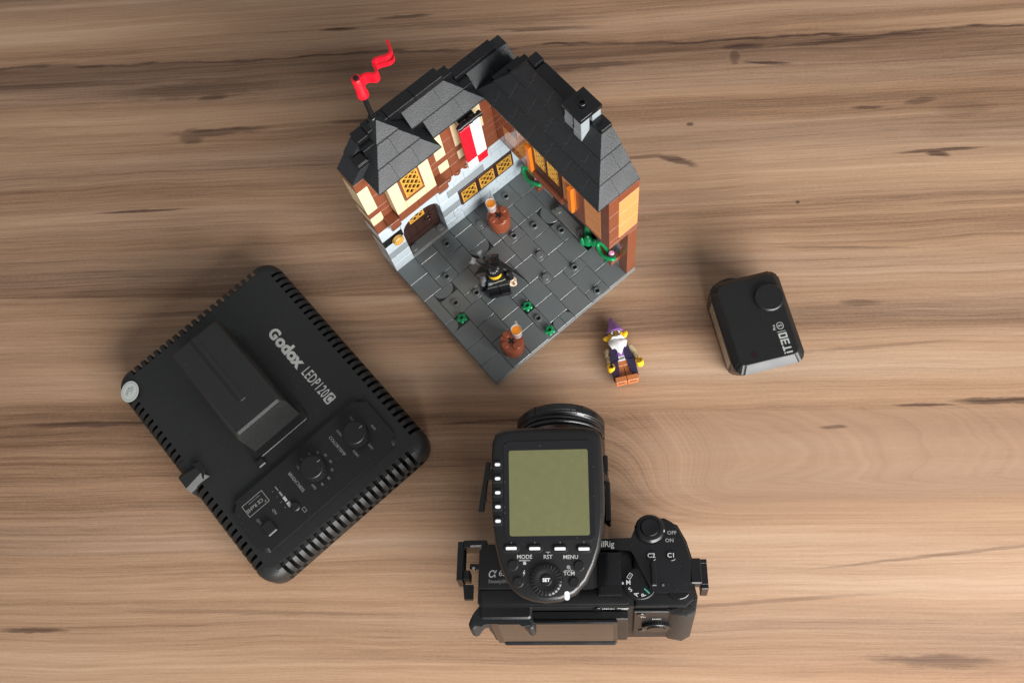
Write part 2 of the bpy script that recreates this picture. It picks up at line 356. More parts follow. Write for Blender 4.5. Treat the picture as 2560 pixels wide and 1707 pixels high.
    for (fx, fy, lx, ly, st, sl) in feats:
        dx = mth('SUBTRACT', X, fx); dy = mth('SUBTRACT', Y, mth('MULTIPLY_ADD', dx, sl, fy))
        dy = mth('ADD', dy, mth('MULTIPLY', ragb, ly * 1.3)); qx = mth('DIVIDE', dx, lx); qy = mth('DIVIDE', dy, ly)
        d2 = mth('ADD', mth('MULTIPLY', qx, qx), mth('MULTIPLY', qy, qy))
        dark = mth('MAXIMUM', dark, ss(d2, 1.2, 0.1, 0.0, min(1.0, st * 1.35)))
    # the long vein across the far side
    vy = mth('SUBTRACT', Y, mth('MULTIPLY_ADD', X, -0.018, 242.0)); vy = mth('ADD', vy, mth('MULTIPLY', ragb, 3.2))
    vy = mth('ADD', vy, mth('MULTIPLY', mth('SUBTRACT', w2, 0.5), 12.0))
    vein = mth('MULTIPLY', ss(mth('ABSOLUTE', vy), 2.7, 0.3), ss(noise(comb(mth('MULTIPLY', X, 0.02), 0.0, 7.0)), 0.30, 0.55, 0.4, 1.0))
    under = mth('MULTIPLY', ss(vy, 5.0, -2.0), ss(vy, -26.0, -6.0)); under = mth('MULTIPLY', under, ss(X, 80.0, -120.0, 0.42, 0.60))
    dark = mth('MAXIMUM', dark, mth('MAXIMUM', vein, under))
    dark = mth('MULTIPLY', dark, ss(fine, 0.22, 0.62, 1.05, 0.66), 0.0, True)
    col = mix(dark, col, (0.036, 0.018, 0.015))
    col = mix(mth('MULTIPLY', joint, mth('MULTIPLY', ss(X, 40.0, 140.0), 0.35)), col, mix(0.5, col, (0.42, 0.27, 0.19)))
    L.new(col, bs.inputs['Base Color'])
    L.new(ss(band, 0.2, 0.8, 0.62, 0.50), bs.inputs['Roughness']); bs.inputs['Specular IOR Level'].default_value = 0.22
    bp = N.new('ShaderNodeBump'); bp.inputs['Strength'].default_value = 0.10; bp.inputs['Distance'].default_value = 0.0003
    L.new(mth('ADD', fine, mth('MULTIPLY', hair, 0.6)), bp.inputs['Height']); L.new(bp.outputs[0], bs.inputs['Normal'])
    MATS['table_wood'] = mt
wood_material()
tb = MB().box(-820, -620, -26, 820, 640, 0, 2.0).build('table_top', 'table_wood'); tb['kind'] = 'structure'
tb['label'] = 'brown wood grain table top under all the objects'

# ------------------------------------------------------------------ toy building: stud grid a (right-up), b (left-up); 1 stud = 8 mm, plate 3.2 mm, brick 9.6 mm
S = 8.0
TB = thing('toy_building', 'brick-built toy corner house with dark roofs, red flag and paved courtyard', 'toy building', (-10.475, -31.827, 0), (0, 0, R(39.98)))
def pc(name, a0, b0, z0, a1, b1, z1, mat, **k): return brick(name, TB, a0 * S, b0 * S, z0, a1 * S, b1 * S, z1, mat, **k)
FZ = 6.4
MB().box(0.05, 0.05, 0.15, 127.95, 127.95, 3.1, 0.2).build('base_plate', 'base_grey', TB)
# paving ---------------------------------------------------------------
tiles = [(0,0,2,2),(2,0,4,1),(2,1,4,3),(0,2,2,4),(0,4,2,6),(4,0,6,2),(4,2,6,4),(2,3,4,5),(2,5,4,7),(4,4,6,6),(7,1,9,3),(7,3,9,5),(9,0,11,2),(9,2,11,4),(6,4,7,5),
         (4,6,6,7),(0,7,1,10),(0,10,2,12),(0,12,2,14),(2,11,4,13),(2,13,4,14),(3,8,5,10),(4,10,6,12),(5,7,6,8),(6,5,8,7),(6,7,8,8),(5,8,7,10),(6,11,8,13),(6,13,8,14),
         (9,12,11,14),(9,10,11,12),(12,10,14,12),(13,12,15,14),(11,10,12,12),(14,9,15,12),(11,6,13,8),(9,7,11,9),(7,8,9,10),(8,7,9,8),(8,10,9,12),(8,5,10,7),(10,4,12,6),(12,4,14,6),
         (13,2,15,4),(11,1,13,3),(13,0,15,2),(2,9,3,10) if False else (2,6,3,7)]
jump = [(1,7,3,9,2,8),(6,1,7,3,6.5,2),(11,0,13,1,12,.5),(11,3,13,4,12,3.5),(3,7,5,8,4,7.5),(2,10,4,11,3,10.5),(4,12,6,14,5,13),(11,12,13,14,12,13),(11,8,13,10,12,9),(13,6,14,8,13.5,7),(9,9,11,10,10,9.5)]
solid = [(8,12,9,14,8.5,12.5),(10,6,11,7,10.5,6.5),(9,4,10,5,9.5,4.5)]
arcs = [((1,9,3,10),'b'),((6,10,8,11),'b'),((13,8,14,10),'a')]
quart = [(7,0,8,1,(8,0)),(8,0,9,1,(8,0)),(0,6,1,7,(0,7))]
flowers = [(1.5,6.5),(6.5,3.5),(6.5,.5)]
used = set()
def mark(a0, b0, a1, b1):
    for i in range(int(a0), int(math.ceil(a1))):
        for j in range(int(b0), int(math.ceil(b1))): used.add((i, j))
for t in tiles:
    if any((i, j) in used for i in range(t[0], t[2]) for j in range(t[1], t[3])): continue
    pc('paving_tile', *t[:2], 3.2, *t[2:], FZ, 'tile_grey', gap=0.10, ch=0.28); mark(*t)
STUD = {}
def jumper(a0, b0, a1, b1, sa, sb, hollow, mat='tile_grey', z0=3.2, z1=FZ, extra=()):
    k = (a1 - a0, b1 - b0, round(sa - a0, 2), round(sb - b0, 2), hollow, mat, extra)
    if k not in STUD:
        g = .1; mb = MB().box(g, g, 0, (a1 - a0) * S - g, (b1 - b0) * S - g, z1 - z0, .22)
        for (u, v) in ((sa - a0, sb - b0),) + extra:
            if hollow: mb.lathe([(2.42, z1 - z0 - .02), (2.42, z1 - z0 + 1.55), (2.27, z1 - z0 + 1.72), (1.62, z1 - z0 + 1.72), (1.6, z1 - z0 + .1)], 24, T(u * S, v * S, 0), cap=False)
            else: mb.cyl(u * S, v * S, z1 - z0 - .02, z1 - z0 + 1.75, 2.42, 24, .16)
        STUD[k] = mb.mesh('studded_plate', mat, 40)
    return link('studded_plate', STUD[k], TB, (a0 * S, b0 * S, z0))
for (a0, b0, a1, b1, sa, sb) in jump:
    o = jumper(a0, b0, a1, b1, sa, sb, True); mark(a0, b0, a1, b1)
    MB().cyl(0, 0, 0, .12, 1.6, 16).build('stud_hole', 'under_black', TB, (sa * S, sb * S, FZ + .02))
for (a0, b0, a1, b1, sa, sb) in solid: jumper(a0, b0, a1, b1, sa, sb, False); mark(a0, b0, a1, b1)
for (a0, b0, a1, b1), d in arcs:
    if d == 'b': poly = [(a1 * S - .1, b1 * S - .1)] + [(a0 * S + .1, b1 * S - .1)] + [((a0 + 1) * S - 7.9 * math.cos(R(t)), b1 * S - .1 - 7.8 * math.sin(R(t))) for t in range(10, 180, 10)]
    else: poly = [(a1 * S - .1, b0 * S + .1), (a1 * S - .1, b1 * S - .1)] + [(a1 * S - .1 - 7.8 * math.sin(R(t)), (b0 + 1) * S + 7.9 * math.cos(R(t))) for t in range(10, 180, 10)]
    MB().prism(poly, 3.2, FZ, ch=.25).build('rounded_tile', 'tile_grey', TB); mark(a0, b0, a1, b1)
for (a0, b0, a1, b1, c) in quart:
    x, y = c[0] * S, c[1] * S; sx = 1 if c[0] == a0 else -1; sy = 1 if c[1] == b0 else -1
    poly = [(x + sx * .1, y + sy * .1)] + [(x + sx * (.1 + 7.75 * max(0, math.cos(R(t)))), y + sy * (.1 + 7.75 * math.sin(R(t)))) for t in range(0, 91, 10)]
    # squarish quarter: rounded only at the far corner
    poly = [(x + sx * .1, y + sy * .1), (x + sx * 7.85, y + sy * .1)] + [(x + sx * (3.4 + 4.45 * math.cos(R(t))), y + sy * (3.4 + 4.45 * math.sin(R(t)))) for t in range(0, 91, 10)] + [(x + sx * .1, y + sy * 7.85)]
    MB().prism(poly, 3.2, FZ, ch=.25).build('rounded_tile', 'tile_grey', TB); mark(a0, b0, a1, b1)
for (fa, fb) in flowers:
    mb = MB()
    for k in range(5): mb.cyl(fa * S + 2.3 * math.cos(R(72 * k + 20)), fb * S + 2.3 * math.sin(R(72 * k + 20)), FZ + .2, FZ + 1.9, 1.55, 14, .5)
    mb.lathe([(2.6, FZ - 1.2), (2.6, FZ + 1.5), (2.3, FZ + 2.6), (2.0, FZ + 3.3), (1.5, FZ + 3.3), (1.45, FZ + 1.2)], 20, T(fa * S, fb * S, 0), cap=False)
    o = mb.build('flower', 'green', TB, smooth=35); MB().cyl(0, 0, 0, .2, 1.46, 14).build('flower_centre', 'under_black', o, (fa * S, fb * S, FZ + 1.2))
    mark(int(fa), int(fb), int(fa) + 1, int(fb) + 1)
used |= {(14, j) for j in range(4, 9)}
for i in range(15):
    for j in range(14):
        if (i, j) not in used: pc('paving_tile', i, j, 3.2, i + 1, j + 1, FZ, 'tile_grey', gap=.1, ch=.28); used.add((i, j))
pc('base_brick', 15, 0, 3.2, 16, 16, FZ, 'base_grey'); pc('base_brick', 0, 14, 3.2, 15, 16, FZ, 'base_grey')
jumper(14, 5, 15, 9, 14.5, 5.5, False, 'plate_grey', FZ, FZ + 3.2, ((.5, 3.5),))
jumper(2, 14, 6, 15, 2.5, 14.5, False, 'plate_grey', FZ, FZ + 3.2, ((3.5, .5),))

# lower storey of the left wing -----------------------------------------
def row(b0, b1, z0, z1, segs, nm='wall_brick'):
    for (a0, a1, mt) in segs: pc(nm, a0, b0, z0, a1, b1, z1, mt)
W, G, BR, DB, CR, NO = 'brick_white', 'brick_light_grey', 'brick_brown', 'brick_dark_brown', 'brick_cream', 'brick_nougat'
row(14, 16, FZ, 16, [(0, 2, W), (6, 8, W), (8, 11, W), (11, 14, W), (14, 15, W)])
row(14, 16, 16, 25.6, [(0, 2, W), (6, 7, W), (7, 10, W), (10, 12, W), (12, 15, W)])
row(14, 16, 25.6, 35.2, [(0, 2, G), (6, 8, G), (14, 15, W)])
row(14, 16, 35.2, 44.8, [(0, 2, W), (6, 8, W), (14, 15, W)])
row(14, 16, 44.8, 54.4, [(0, 2, 'brick_black'), (6, 7, W), (7, 11, G), (11, 13, W), (13, 15, W)])
row(14, 16, 54.4, 64, [(0, 2, W), (6, 9, W), (9, 12, W), (12, 15, W)])
row(14, 16, 64, 67.2, [(0, 4, W), (4, 8, W), (8, 12, W), (12, 15, W)])
# masonry relief on a few bricks
def masonry(a0, a1, z0):
    mb = MB()
    for k, (zz, off) in enumerate(((z0 + .5, 0), (z0 + 5.2, 3.0))):
        x = a0 * S + .5 - off
        while x < a1 * S - 1:
            u0, u1 = max(x, a0 * S + .4), min(x + 5.6, a1 * S - .4)
            if u1 - u0 > 1.2: mb.box(u0, 14 * S - .32, zz, u1, 14 * S + .05, zz + 3.9, .12)
            x += 6.1
    mb.build('masonry_relief', W, TB)
masonry(7, 10, 16); masonry(11, 14, FZ); masonry(6, 8, FZ); masonry(12, 14, 54.4); masonry(7, 9, 54.4)
# arch over the door
ar = [(2 * S - .0, 44.85), (2 * S, 64 - .1), (6 * S, 64 - .1), (6 * S, 44.85)]
arch = [(6 * S - .15 - 15.85 + 15.85 * math.cos(R(t)), 44.85 + 12.4 * math.sin(R(t)) ** .8) for t in range(0, 181, 9)]
poly = [(6 * S - .1, 44.85), (6 * S - .1, 63.9), (2 * S + .1, 63.9), (2 * S + .1, 44.85)] + [(4 * S - (x - 4 * S), z) for x, z in arch[1:-1]]
bm = bmesh.new()
pts = [(x, z) for x, z in poly]
# split the arch into strips so that faces stay convex
mb = MB(); xs = sorted(set([round(2 * S + .1 + (4 * S - .2) * k / 24, 3) for k in range(25)]))
def az(x):
    t = max(-1, min(1, (x - 4 * S) / (2 * S - .1))); return 44.85 + 12.4 * (1 - abs(t) ** 2.6) ** .5
for x0, x1 in zip(xs[:-1], xs[1:]):
    mb.add([(x0, 112.05, az(x0)), (x1, 112.05, az(x1)), (x1, 112.05, 63.9), (x0, 112.05, 63.9), (x0, 127.9, az(x0)), (x1, 127.9, az(x1)), (x1, 127.9, 63.9), (x0, 127.9, 63.9)],
           [(0, 1, 2, 3), (7, 6, 5, 4), (4, 5, 1, 0), (3, 2, 6, 7)])
bm.free(); mb.build('arch_brick', W, TB)
# door with plank grooves, lattice window and knocker
mb = MB()
for k in range(5):
    x0, x1 = 16.2 + k * 6.35, 16.2 + (k + 1) * 6.35 - .25
    mb.add([(x0, 120, 9.7), (x1, 120, 9.7), (x1, 120, az(x1) + 1), (x0, 120, az(x0) + 1), (x0, 124, 9.7), (x1, 124, 9.7), (x1, 124, az(x1) + 1), (x0, 124, az(x0) + 1)],
           [(3, 2, 1, 0), (4, 5, 6, 7), (0, 1, 5, 4), (1, 2, 6, 5), (2, 3, 7, 6), (3, 0, 4, 7)])
mb.box(16.2, 121, 9.7, 47.8, 124.5, 44)
mb.box(17, 119.6, 30.5, 46, 120.2, 33); mb.box(17, 119.6, 15, 46, 120.2, 17.5)
door = mb.build('door', DB, TB)
mb = MB().tube([(39.4 + 2.3 * math.cos(R(t)), 119.0, 28.0 + 2.6 * math.sin(R(t))) for t in range(0, 360, 24)], .75, 8, True); mb.sphere((39.4, 119.2, 30.6), 1.3)
mb.build('door_knocker', DB, door, smooth=60)
def lattice(name, parent, w, h, t=1.0, n=3, bar=0.55, M=None, mat='lattice_gold', frame=0.9):
    """gold diamond lattice in the x-z plane, front towards -y"""
    mb = MB(); mb.box(0, 0, 0, w, t, frame, 0, M); mb.box(0, 0, h - frame, w, t, h, 0, M); mb.box(0, 0, frame, frame, t, h - frame, 0, M); mb.box(w - frame, 0, frame, w, t, h - frame, 0, M)
    stp = w / n * 1.16
    def clip(x0, z0, x1, z1):
        d = (x1 - x0, z1 - z0); t0, t1 = 0.0, 1.0
        for p, q in ((-d[0], x0 - .3), (d[0], w - .3 - x0), (-d[1], z0 - .3), (d[1], h - .3 - z0)):
            if abs(p) < 1e-9:
                if q < 0: return None
                continue
            r = q / p
            if p < 0: t0 = max(t0, r)
            else: t1 = min(t1, r)
        return (x0 + d[0] * t0, z0 + d[1] * t0, x0 + d[0] * t1, z0 + d[1] * t1) if t0 < t1 else None
    for sgn in (1, -1):
        k = -4 * n
        while k < 5 * n:
            c0 = k * stp * .5 if False else k * stp
            s_ = clip(c0, 0, c0 + sgn * h * .8, h)
            if s_:
                ln = math.hypot(s_[2] - s_[0], s_[3] - s_[1])
                if ln > 1.5:
                    A = T(s_[0], t * .5, s_[1]) @ RY(-math.degrees(math.atan2(s_[3] - s_[1], s_[2] - s_[0])))
                    yo = .12 * sgn
                    mb.box(0, -t * .38 + yo, -bar, ln, t * .38 + yo, bar, 0, (M @ A) if M else A)
            k += 1
    return mb.build(name, mat, parent)
lattice('door_lattice', door, 12.6, 9.0, 1.1, 3, .42, T(25.4, 119.2, 36.2))
for k in range(3):
    a0 = (8 + 2 * k) * S
    mb = MB(); x0, x1, z0, z1, y = a0 + .1, a0 + 15.9, 25.65, 44.7, 111.2
    mb.box(x0, y, z0, x1, y + 8, z0 + 2.4, .15); mb.box(x0, y, z1 - 2.4, x1, y + 8, z1, .15); mb.box(x0, y, z0 + 2.4, x0 + 1.5, y + 8, z1 - 2.4); mb.box(x1 - 1.5, y, z0 + 2.4, x1, y + 8, z1 - 2.4)
    mb.box(x0 + 1.4, y + 3.2, z0 + 2, x1 - 1.4, y + 4, z1 - 2)
    wdw = mb.build('window_frame', DB, TB); lattice('window_lattice', wdw, 12.8, 14.0, 1.1, 3, .42, T(a0 + 1.6, y - .4, 28.2))
pc('wall_brick', 8, 15.1, 25.6, 14, 16, 44.8, W)
# sign block with gold disc
mb = MB().cyl(0, 0, 0, 3.2, 3.9, 28, .35); mb.lathe([(3.0, 3.15), (3.0, 3.5), (2.7, 3.5), (2.7, 3.15)], 24, cap=False)
mb.build('sign_disc', 'gold', TB, (1.25 * S, 14 * S - 1.5, 49.5), (R(90), 0, 0), smooth=40)

# upper storey of the left wing ------------------------------------------
row(14, 16, 67.2, 80, [(0, 1, BR), (1, 3, BR), (3, 6, BR), (6, 8, BR), (8, 10, BR), (10, 13, BR)])
row(14, 16, 80, 89.6, [(0, 1.1, CR), (1.1, 2, BR), (2, 6, BR), (6, 7, BR), (7, 8, CR), (8, 9, BR), (9, 9.8, CR), (9.8, 11, BR), (11, 13, BR)])
row(14, 16, 89.6, 96, [(0, 2, BR), (2, 6, BR), (6, 10, BR), (10, 13, BR)])
row(14, 16, 96, 110.4, [(0, 1, CR), (1, 2, BR), (6, 7, BR), (7, 8, CR), (8, 9, BR), (9, 9.9, CR), (9.9, 11, BR), (11, 12, CR), (12, 13, BR)])
row(14, 16, 110.4, 124.8, [(0, 1, CR), (1, 2, BR), (6, 7, BR), (7, 8, CR), (8, 9, BR), (9, 9.9, CR), (9.9, 11, BR), (11, 12, CR), (12, 13, BR)])
row(14, 16, 124.8, 134.3, [(0, 2, BR), (2, 6, BR), (6, 9, BR), (9, 13, BR)])
# bay window
row(13, 14, 76.8, 86.4, [(2, 4, BR), (4, 6, BR)])
row(13, 14, 86.4, 96, [(2, 3, CR), (3, 5, CR), (5, 6, CR)])
row(13, 14, 96, 124.8, [(2, 3, CR), (5, 6, CR)])
row(13, 14, 124.8, 134.3, [(2, 4, CR), (4, 6, CR)])
pc('wall_brick', 2, 14, 96, 6, 16, 124.8, BR)
mb = MB(); x0, x1, z0, z1, y = 24.1, 39.9, 96.1, 124.7, 103.0
mb.box(x0, y, z0, x1, y + 8, z0 + 3.4, .25); mb.box(x0, y, z1 - 2, x1, y + 8, z1, .2); mb.box(x0, y, z0 + 3.4, x0 + 1.5, y + 8, z1 - 2); mb.box(x1 - 1.5, y, z0 + 3.4, x1, y + 8, z1 - 2)
wdw = mb.build('window_frame', BR, TB); MB().box(x0 + 1, y + 3, z0 + 2, x1 - 1, y + 3.6, z1 - 1).build('window_back', DB, wdw)
lattice('window_lattice', wdw, 12.8, 23.0, 1.1, 3, .45, T(25.6, 102.7, 99.6))
# corbels beside the bay, trim of small round plates under the overhang
for a in (1, 6):
    mb = MB(); A = a * S + .1; mb.box(A, 104.2, 74, A + 7.8, 112, 81.5, .2)
    mb.add([(A, 104.2, 74), (A + 7.8, 104.2, 74), (A + 7.8, 112, 74), (A, 112, 74), (A + .6, 107.2, 67), (A + 7.2, 107.2, 67), (A + 3.9, 110.8, 62.5), (A + 7.2, 112, 66), (A + .6, 112, 66)],
           [(0, 1, 5, 4), (1, 2, 7, 5), (3, 0, 4, 8), (4, 5, 6), (5, 7, 6), (8, 4, 6), (7, 8, 6)])
    mb.build('corbel', BR, TB)
TR = MB().cyl(0, 0, 0, 3.1, 3.85, 16, .2).mesh('round_plate', BR, 40)
for k in range(10): link('round_plate', TR, TB, ((2.5 + k) * S, 14.33 * S, 65.9))
# banner
MB().tube([(9.0 * S, 102.6, 127.6), (11.25 * S, 102.6, 127.6)], 1.6, 12).build('banner_rod', 'brick_black', TB, smooth=50)
for k in range(3): MB().tube([((9.15 + k * .95) * S, 102.6, 127.6), ((9.4 + k * .95) * S, 102.6, 127.6)], 2.15, 12).build('banner_clip', 'brick_black', TB, smooth=50)
pc('banner_bracket', 9.4, 13.05, 121, 10.9, 14, 128.5, 'brick_black')
def bn(a0, a1, z0, z1, mt): MB().box(a0 * S + .05, 101.0, z0 + .05, a1 * S - .05, 104.0, z1 - .05, .35).build('banner_panel', mt, TB)
bn(9.05, 10.05, 88.5, 126, 'red'); bn(10.05, 11.05, 88.5, 126, 'white'); bn(9.05, 10.05, 79.5, 88.5, 'white'); bn(10.05, 11.05, 79.5, 88.5, 'red')

# right wing ---------------------------------------------------------------
pc('pillar', 15, 0, FZ, 16, 1, 70.4, BR)
def colb(a0, a1, z0, z1, segs, nm='wall_brick'):
    for (b0, b1, mt) in segs: pc(nm, a0, b0, z0, a1, b1, z1, mt)
colb(15.05, 16, FZ, 16, [(1, 2, G), (2, 4, G), (4, 5, DB), (9, 10, DB), (10, 12, G), (12, 14, W), (14, 16, W)])
colb(15.05, 16, 16, 25.6, [(2.2, 4, G), (4, 5, DB), (9, 10, DB), (10, 12, G), (12, 14, W), (14, 16, W)])
colb(15.05, 16, 25.6, 44.8, [(2.2, 3, DB), (3, 5, W), (9, 10, DB), (10, 11, W), (13, 14, W), (14, 16, W)])
colb(15.05, 16, 44.8, 67.2, [(2.2, 3, DB), (3, 5, W), (9, 10, DB), (10, 14, W), (14, 16, W)])
pc('wall_brick', 15.5, 11, 25.6, 16, 13, 44.8, DB); pc('wall_brick', 15.05, 5, 57.6, 16, 9, 67.2, W)
mb = MB()
for k in range(5): mb.box(123, 40.2 + k * 6.35, 9.7, 126, 40.2 + (k + 1) * 6.35 - .25, 57.5)
mb.box(124, 40.2, 9.7, 127, 71.8, 57.4); d2 = mb.build('door', DB, TB)
mb = MB().tube([(122.2, 66 + 2 * math.cos(R(t)), 28 + 2.4 * math.sin(R(t))) for t in range(0, 360, 24)], .8, 8, True); mb.box(121.5, 62, 27, 123, 65, 29.5, .3); mb.build('door_knocker', 'brick_black', d2, smooth=60)
pc('floor_plate', 13, 0, 70.4, 16, 3, 73.6, BR); pc('floor_plate', 13, 3, 70.4, 16, 9, 73.6, BR); pc('floor_plate', 13, 9, 70.4, 16, 14, 73.6, BR)
colb(13, 14, 73.6, 80, [(0, 1, BR), (1, 2.9, NO), (2.9, 4, BR), (4, 9.5, BR), (9.5, 12, 'brick_brown_glossy'), (12, 14, 'brick_brown_glossy')])
BG, NG = 'brick_brown_glossy', 'brick_nougat_glossy'
colb(13, 14, 80, 96, [(0, 1, BR), (1, 2.9, NO), (2.9, 3.9, BR), (3.9, 5.5, NO), (9, 11, NG), (11, 12.9, NG), (12.9, 14, BG)])
colb(13, 14, 96, 115.2, [(0, 1, BR), (1, 2.9, NO), (2.9, 3.9, BR), (3.9, 5.5, NO), (9, 11, NG), (11, 12.9, BG), (12.9, 14, BG)])
colb(13, 14, 115.2, 134.3, [(0, 3, BR), (3, 5.5, BR), (9, 11, BR), (11, 14, BR)])
row(0, 1, 73.6, 76.8, [(14, 16, BR)])
row(0, 1, 76.8, 92.8, [(14, 16, NO)]); row(0, 1, 92.8, 108.8, [(14, 16, NO)]); row(0, 1, 108.8, 124.8, [(14, 16, NO)]); row(0, 1, 124.8, 134.3, [(14, 16, BR)])
for k in range(3): colb(15.2, 16, 73.6 + 20.2 * k, 73.6 + 20.2 * (k + 1), [(1, 6, BR), (6, 11, BR), (11, 16, BR)])
pc('wall_brick', 13, 14, 67.2, 15.2, 16, 100, BR); pc('wall_brick', 13, 14, 100, 15.2, 16, 134.3, BR)
# shop window with gold lattice, sill and orange shutters
mb = MB(); bx = 103.2
mb.box(bx, 5.55 * S, 80, bx + 8, 8.95 * S, 91, .3); mb.box(bx, 5.55 * S, 124, bx + 8, 8.95 * S, 134); mb.box(bx, 5.55 * S, 91, bx + 8, 5.55 * S + 1.6, 124); mb.box(bx, 8.95 * S - 1.6, 91, bx + 8, 8.95 * S, 124); mb.box(bx, 7.25 * S - .8, 91, bx + 6, 7.25 * S + .8, 124)
wdw = mb.build('window_frame', DB, TB); MB().box(bx + 4.4, 5.6 * S, 90, bx + 5, 8.9 * S, 125).build('window_back', DB, wdw)
for b0 in (5.75, 7.35): lattice('window_lattice', wdw, 12.0, 32, 1.1, 3, .42, T(bx + .4, (b0 + 1.5) * S, 91.4) @ RZ(-90))
MB().box(101.5, 5.4 * S, 73.8, 104.2, 9.6 * S, 79.8, .4).build('window_sill', BR, TB)
for b0 in (4.0, 9.0): MB().box(101.2, b0 * S + .2, 78, 104, b0 * S + 4.4, 108, .4).build('shutter', 'brick_orange', TB)
# planters with vines and flowers
def planter(b0, b1, z):
    pc('planter', 14, b0, z - 4.5, 15.05, b1, z, BR)
    mb = MB(); c = (b0 + b1) / 2 * S; x = 114.6
    ring = [(x + 2.6 * math.sin(R(t)) * (1 + .2 * math.sin(R(3 * t))), c + (b1 - b0) * 3.7 * math.cos(R(t)), z + 1.6 + 1.4 * math.sin(R(2 * t + 40))) for t in range(0, 360, 15)]
    mb.tube(ring, 1.5, 10, True); mb.tube([(x - 1, c - 5, z + 1), (x - 2.6, c - 3, z - 4), (x - 2.0, c - 1, z - 9)], 1.4, 10, rad=[1.5, 1.3, .8]); mb.build('vine', 'green', TB, smooth=70)
    for q in (-3.4,): MB().cyl(x + 2.2, c + q, z - .5, z + 3.4, 2.0, 16, .7).build('blossom', 'pink', TB, smooth=40)
planter(.9, 3.05, 24); planter(10.6, 13.1, 24)
mb = MB()
for (dx, dy, h, r) in ((0, 0, 13, 3.6), (1.6, 1.8, 18, 2.7), (-1.4, 1.2, 9, 2.6), (1.2, -1.6, 10, 2.4)):
    mb.lathe([(r * .75, FZ + .1), (r, FZ + h * .25), (r * .85, FZ + h * .6), (r * .35, FZ + h * .92), (.05, FZ + h)], 16, T(14.45 * S + dx, 4.45 * S + dy, 0) @ RX(-6 * dy) @ RY(5 * dx), cap=False)
mb.build('bush', 'green', TB, smooth=70); MB().box(14 * S + .2, 4 * S + .2, 3.2, 15 * S - .2, 5 * S - .2, 4.4).build('bush_base', 'under_black', TB)

# roofs: 45 degree slope bricks ---------------------------------------------
SLC = {}
LIP = 1.35
def slope(x, y, z, w, ang, kind='plain', mat='roof_grey', deep=16.0, hgt=9.6):
    """slope brick, low edge along local +x from the origin, rising towards local +y; kind L/R has a hip on that end"""
    k = (w, kind, mat, deep, hgt)
    if k not in SLC:
        g = .045; x0, x1 = g, w - g; hl = 8 if 'L' in kind else 0; hr = 8 if 'R' in kind else 0; h = hgt - .06
        P = dict(A=(x0, 0, 0), B=(x1, 0, 0), C=(x1, deep, 0), D=(x0, deep, 0), E=(x0, 0, LIP), F=(x1, 0, LIP), G=(x0 + hl, 8, h), H=(x1 - hr, 8, h),
                 I=(x0 + hl, deep, h), J=(x1 - hr, deep, h), K=(x0, deep, LIP), L=(x1, deep, LIP))
        if deep <= 8: P['I'], P['J'] = P['G'], P['H']
        FS = ['ADCB', 'ABFE', 'EFHG', 'GHJI', 'D' + ('K' if hl else '') + 'IJ' + ('L' if hr else '') + 'C']
        FS += ['AEKD', 'EGIK'] if hl else ['AEGID']
        FS += ['BCLF', 'FLJH'] if hr else ['BCJHF']
        vs = []; fs = []
        for f in FS:
            idx = []
            for c in f:
                if P[c] not in vs: vs.append(P[c])
                q = vs.index(P[c])
                if q not in idx: idx.append(q)
            if len(idx) > 2: fs.append(tuple(idx))
        bm = bmesh.new(); vv = [bm.verts.new(v) for v in vs]
        for f in fs:
            try: bm.faces.new([vv[i] for i in f])
            except ValueError: pass
        lone = [v for v in bm.verts if not v.link_faces]; bmesh.ops.delete(bm, geom=lone, context='VERTS')
        bmesh.ops.recalc_face_normals(bm, faces=bm.faces)
        bmesh.ops.bevel(bm, geom=[e for e in bm.edges if len(e.link_faces) == 2 and e.calc_face_angle(0) > .3], offset=.06, segments=1, affect='EDGES')
        SLC[k] = MB().frombm(bm).mesh('roof_slope', mat)
    return link('roof_slope', SLC[k], TB, (x, y, z), (0, 0, R(ang)))
Z0 = 134.4
# right wing: low edge a = 12, hip at the courtyard end (b = 0); local +x runs along -b, rising towards +a  -> rotate -90
def east(r, b_hi, w, kind='plain', **k): return slope((12 + r) * S, b_hi * S, Z0 + 9.6 * r, w * S, -90, kind, **k)
for r, cuts in ((0, [2, 4, 6, 8, 10, 12, 14]), (1, [3, 5, 7, 9, 11, 13]), (2, [4, 6, 8, 10, 12])):
    lo = r
    for i, b in enumerate(cuts):
        east(r, b, b - lo, 'R' if i == 0 else ('L' if i == len(cuts) - 1 else 'plain')); lo = b
for r in range(3):   # hip end facing -b
    a0 = 14 + r
    if a0 < 16: slope(a0 * S, r * S, Z0 + 9.6 * r, (16 - a0) * S, 0)
pc('ridge_tile', 15, 3, 163.2, 16, 4.1, 166.4, 'roof_black'); pc('ridge_tile', 15, 4.1, 163.2, 16, 10.2, 164.4, 'roof_black'); pc('ridge_tile', 15.1, 10.3, 163.2, 16, 11.2, 166.4, 'roof_black')
pc('roof_filler', 13.2, 1.2, Z0, 15.9, 13.5, 143.9, 'roof_black'); pc('roof_filler', 14.2, 2.2, 144, 15.9, 12.6, 153.5, 'roof_black'); pc('roof_filler', 15.1, 3.2, 153.6, 15.9, 11, 163.1, 'roof_black')
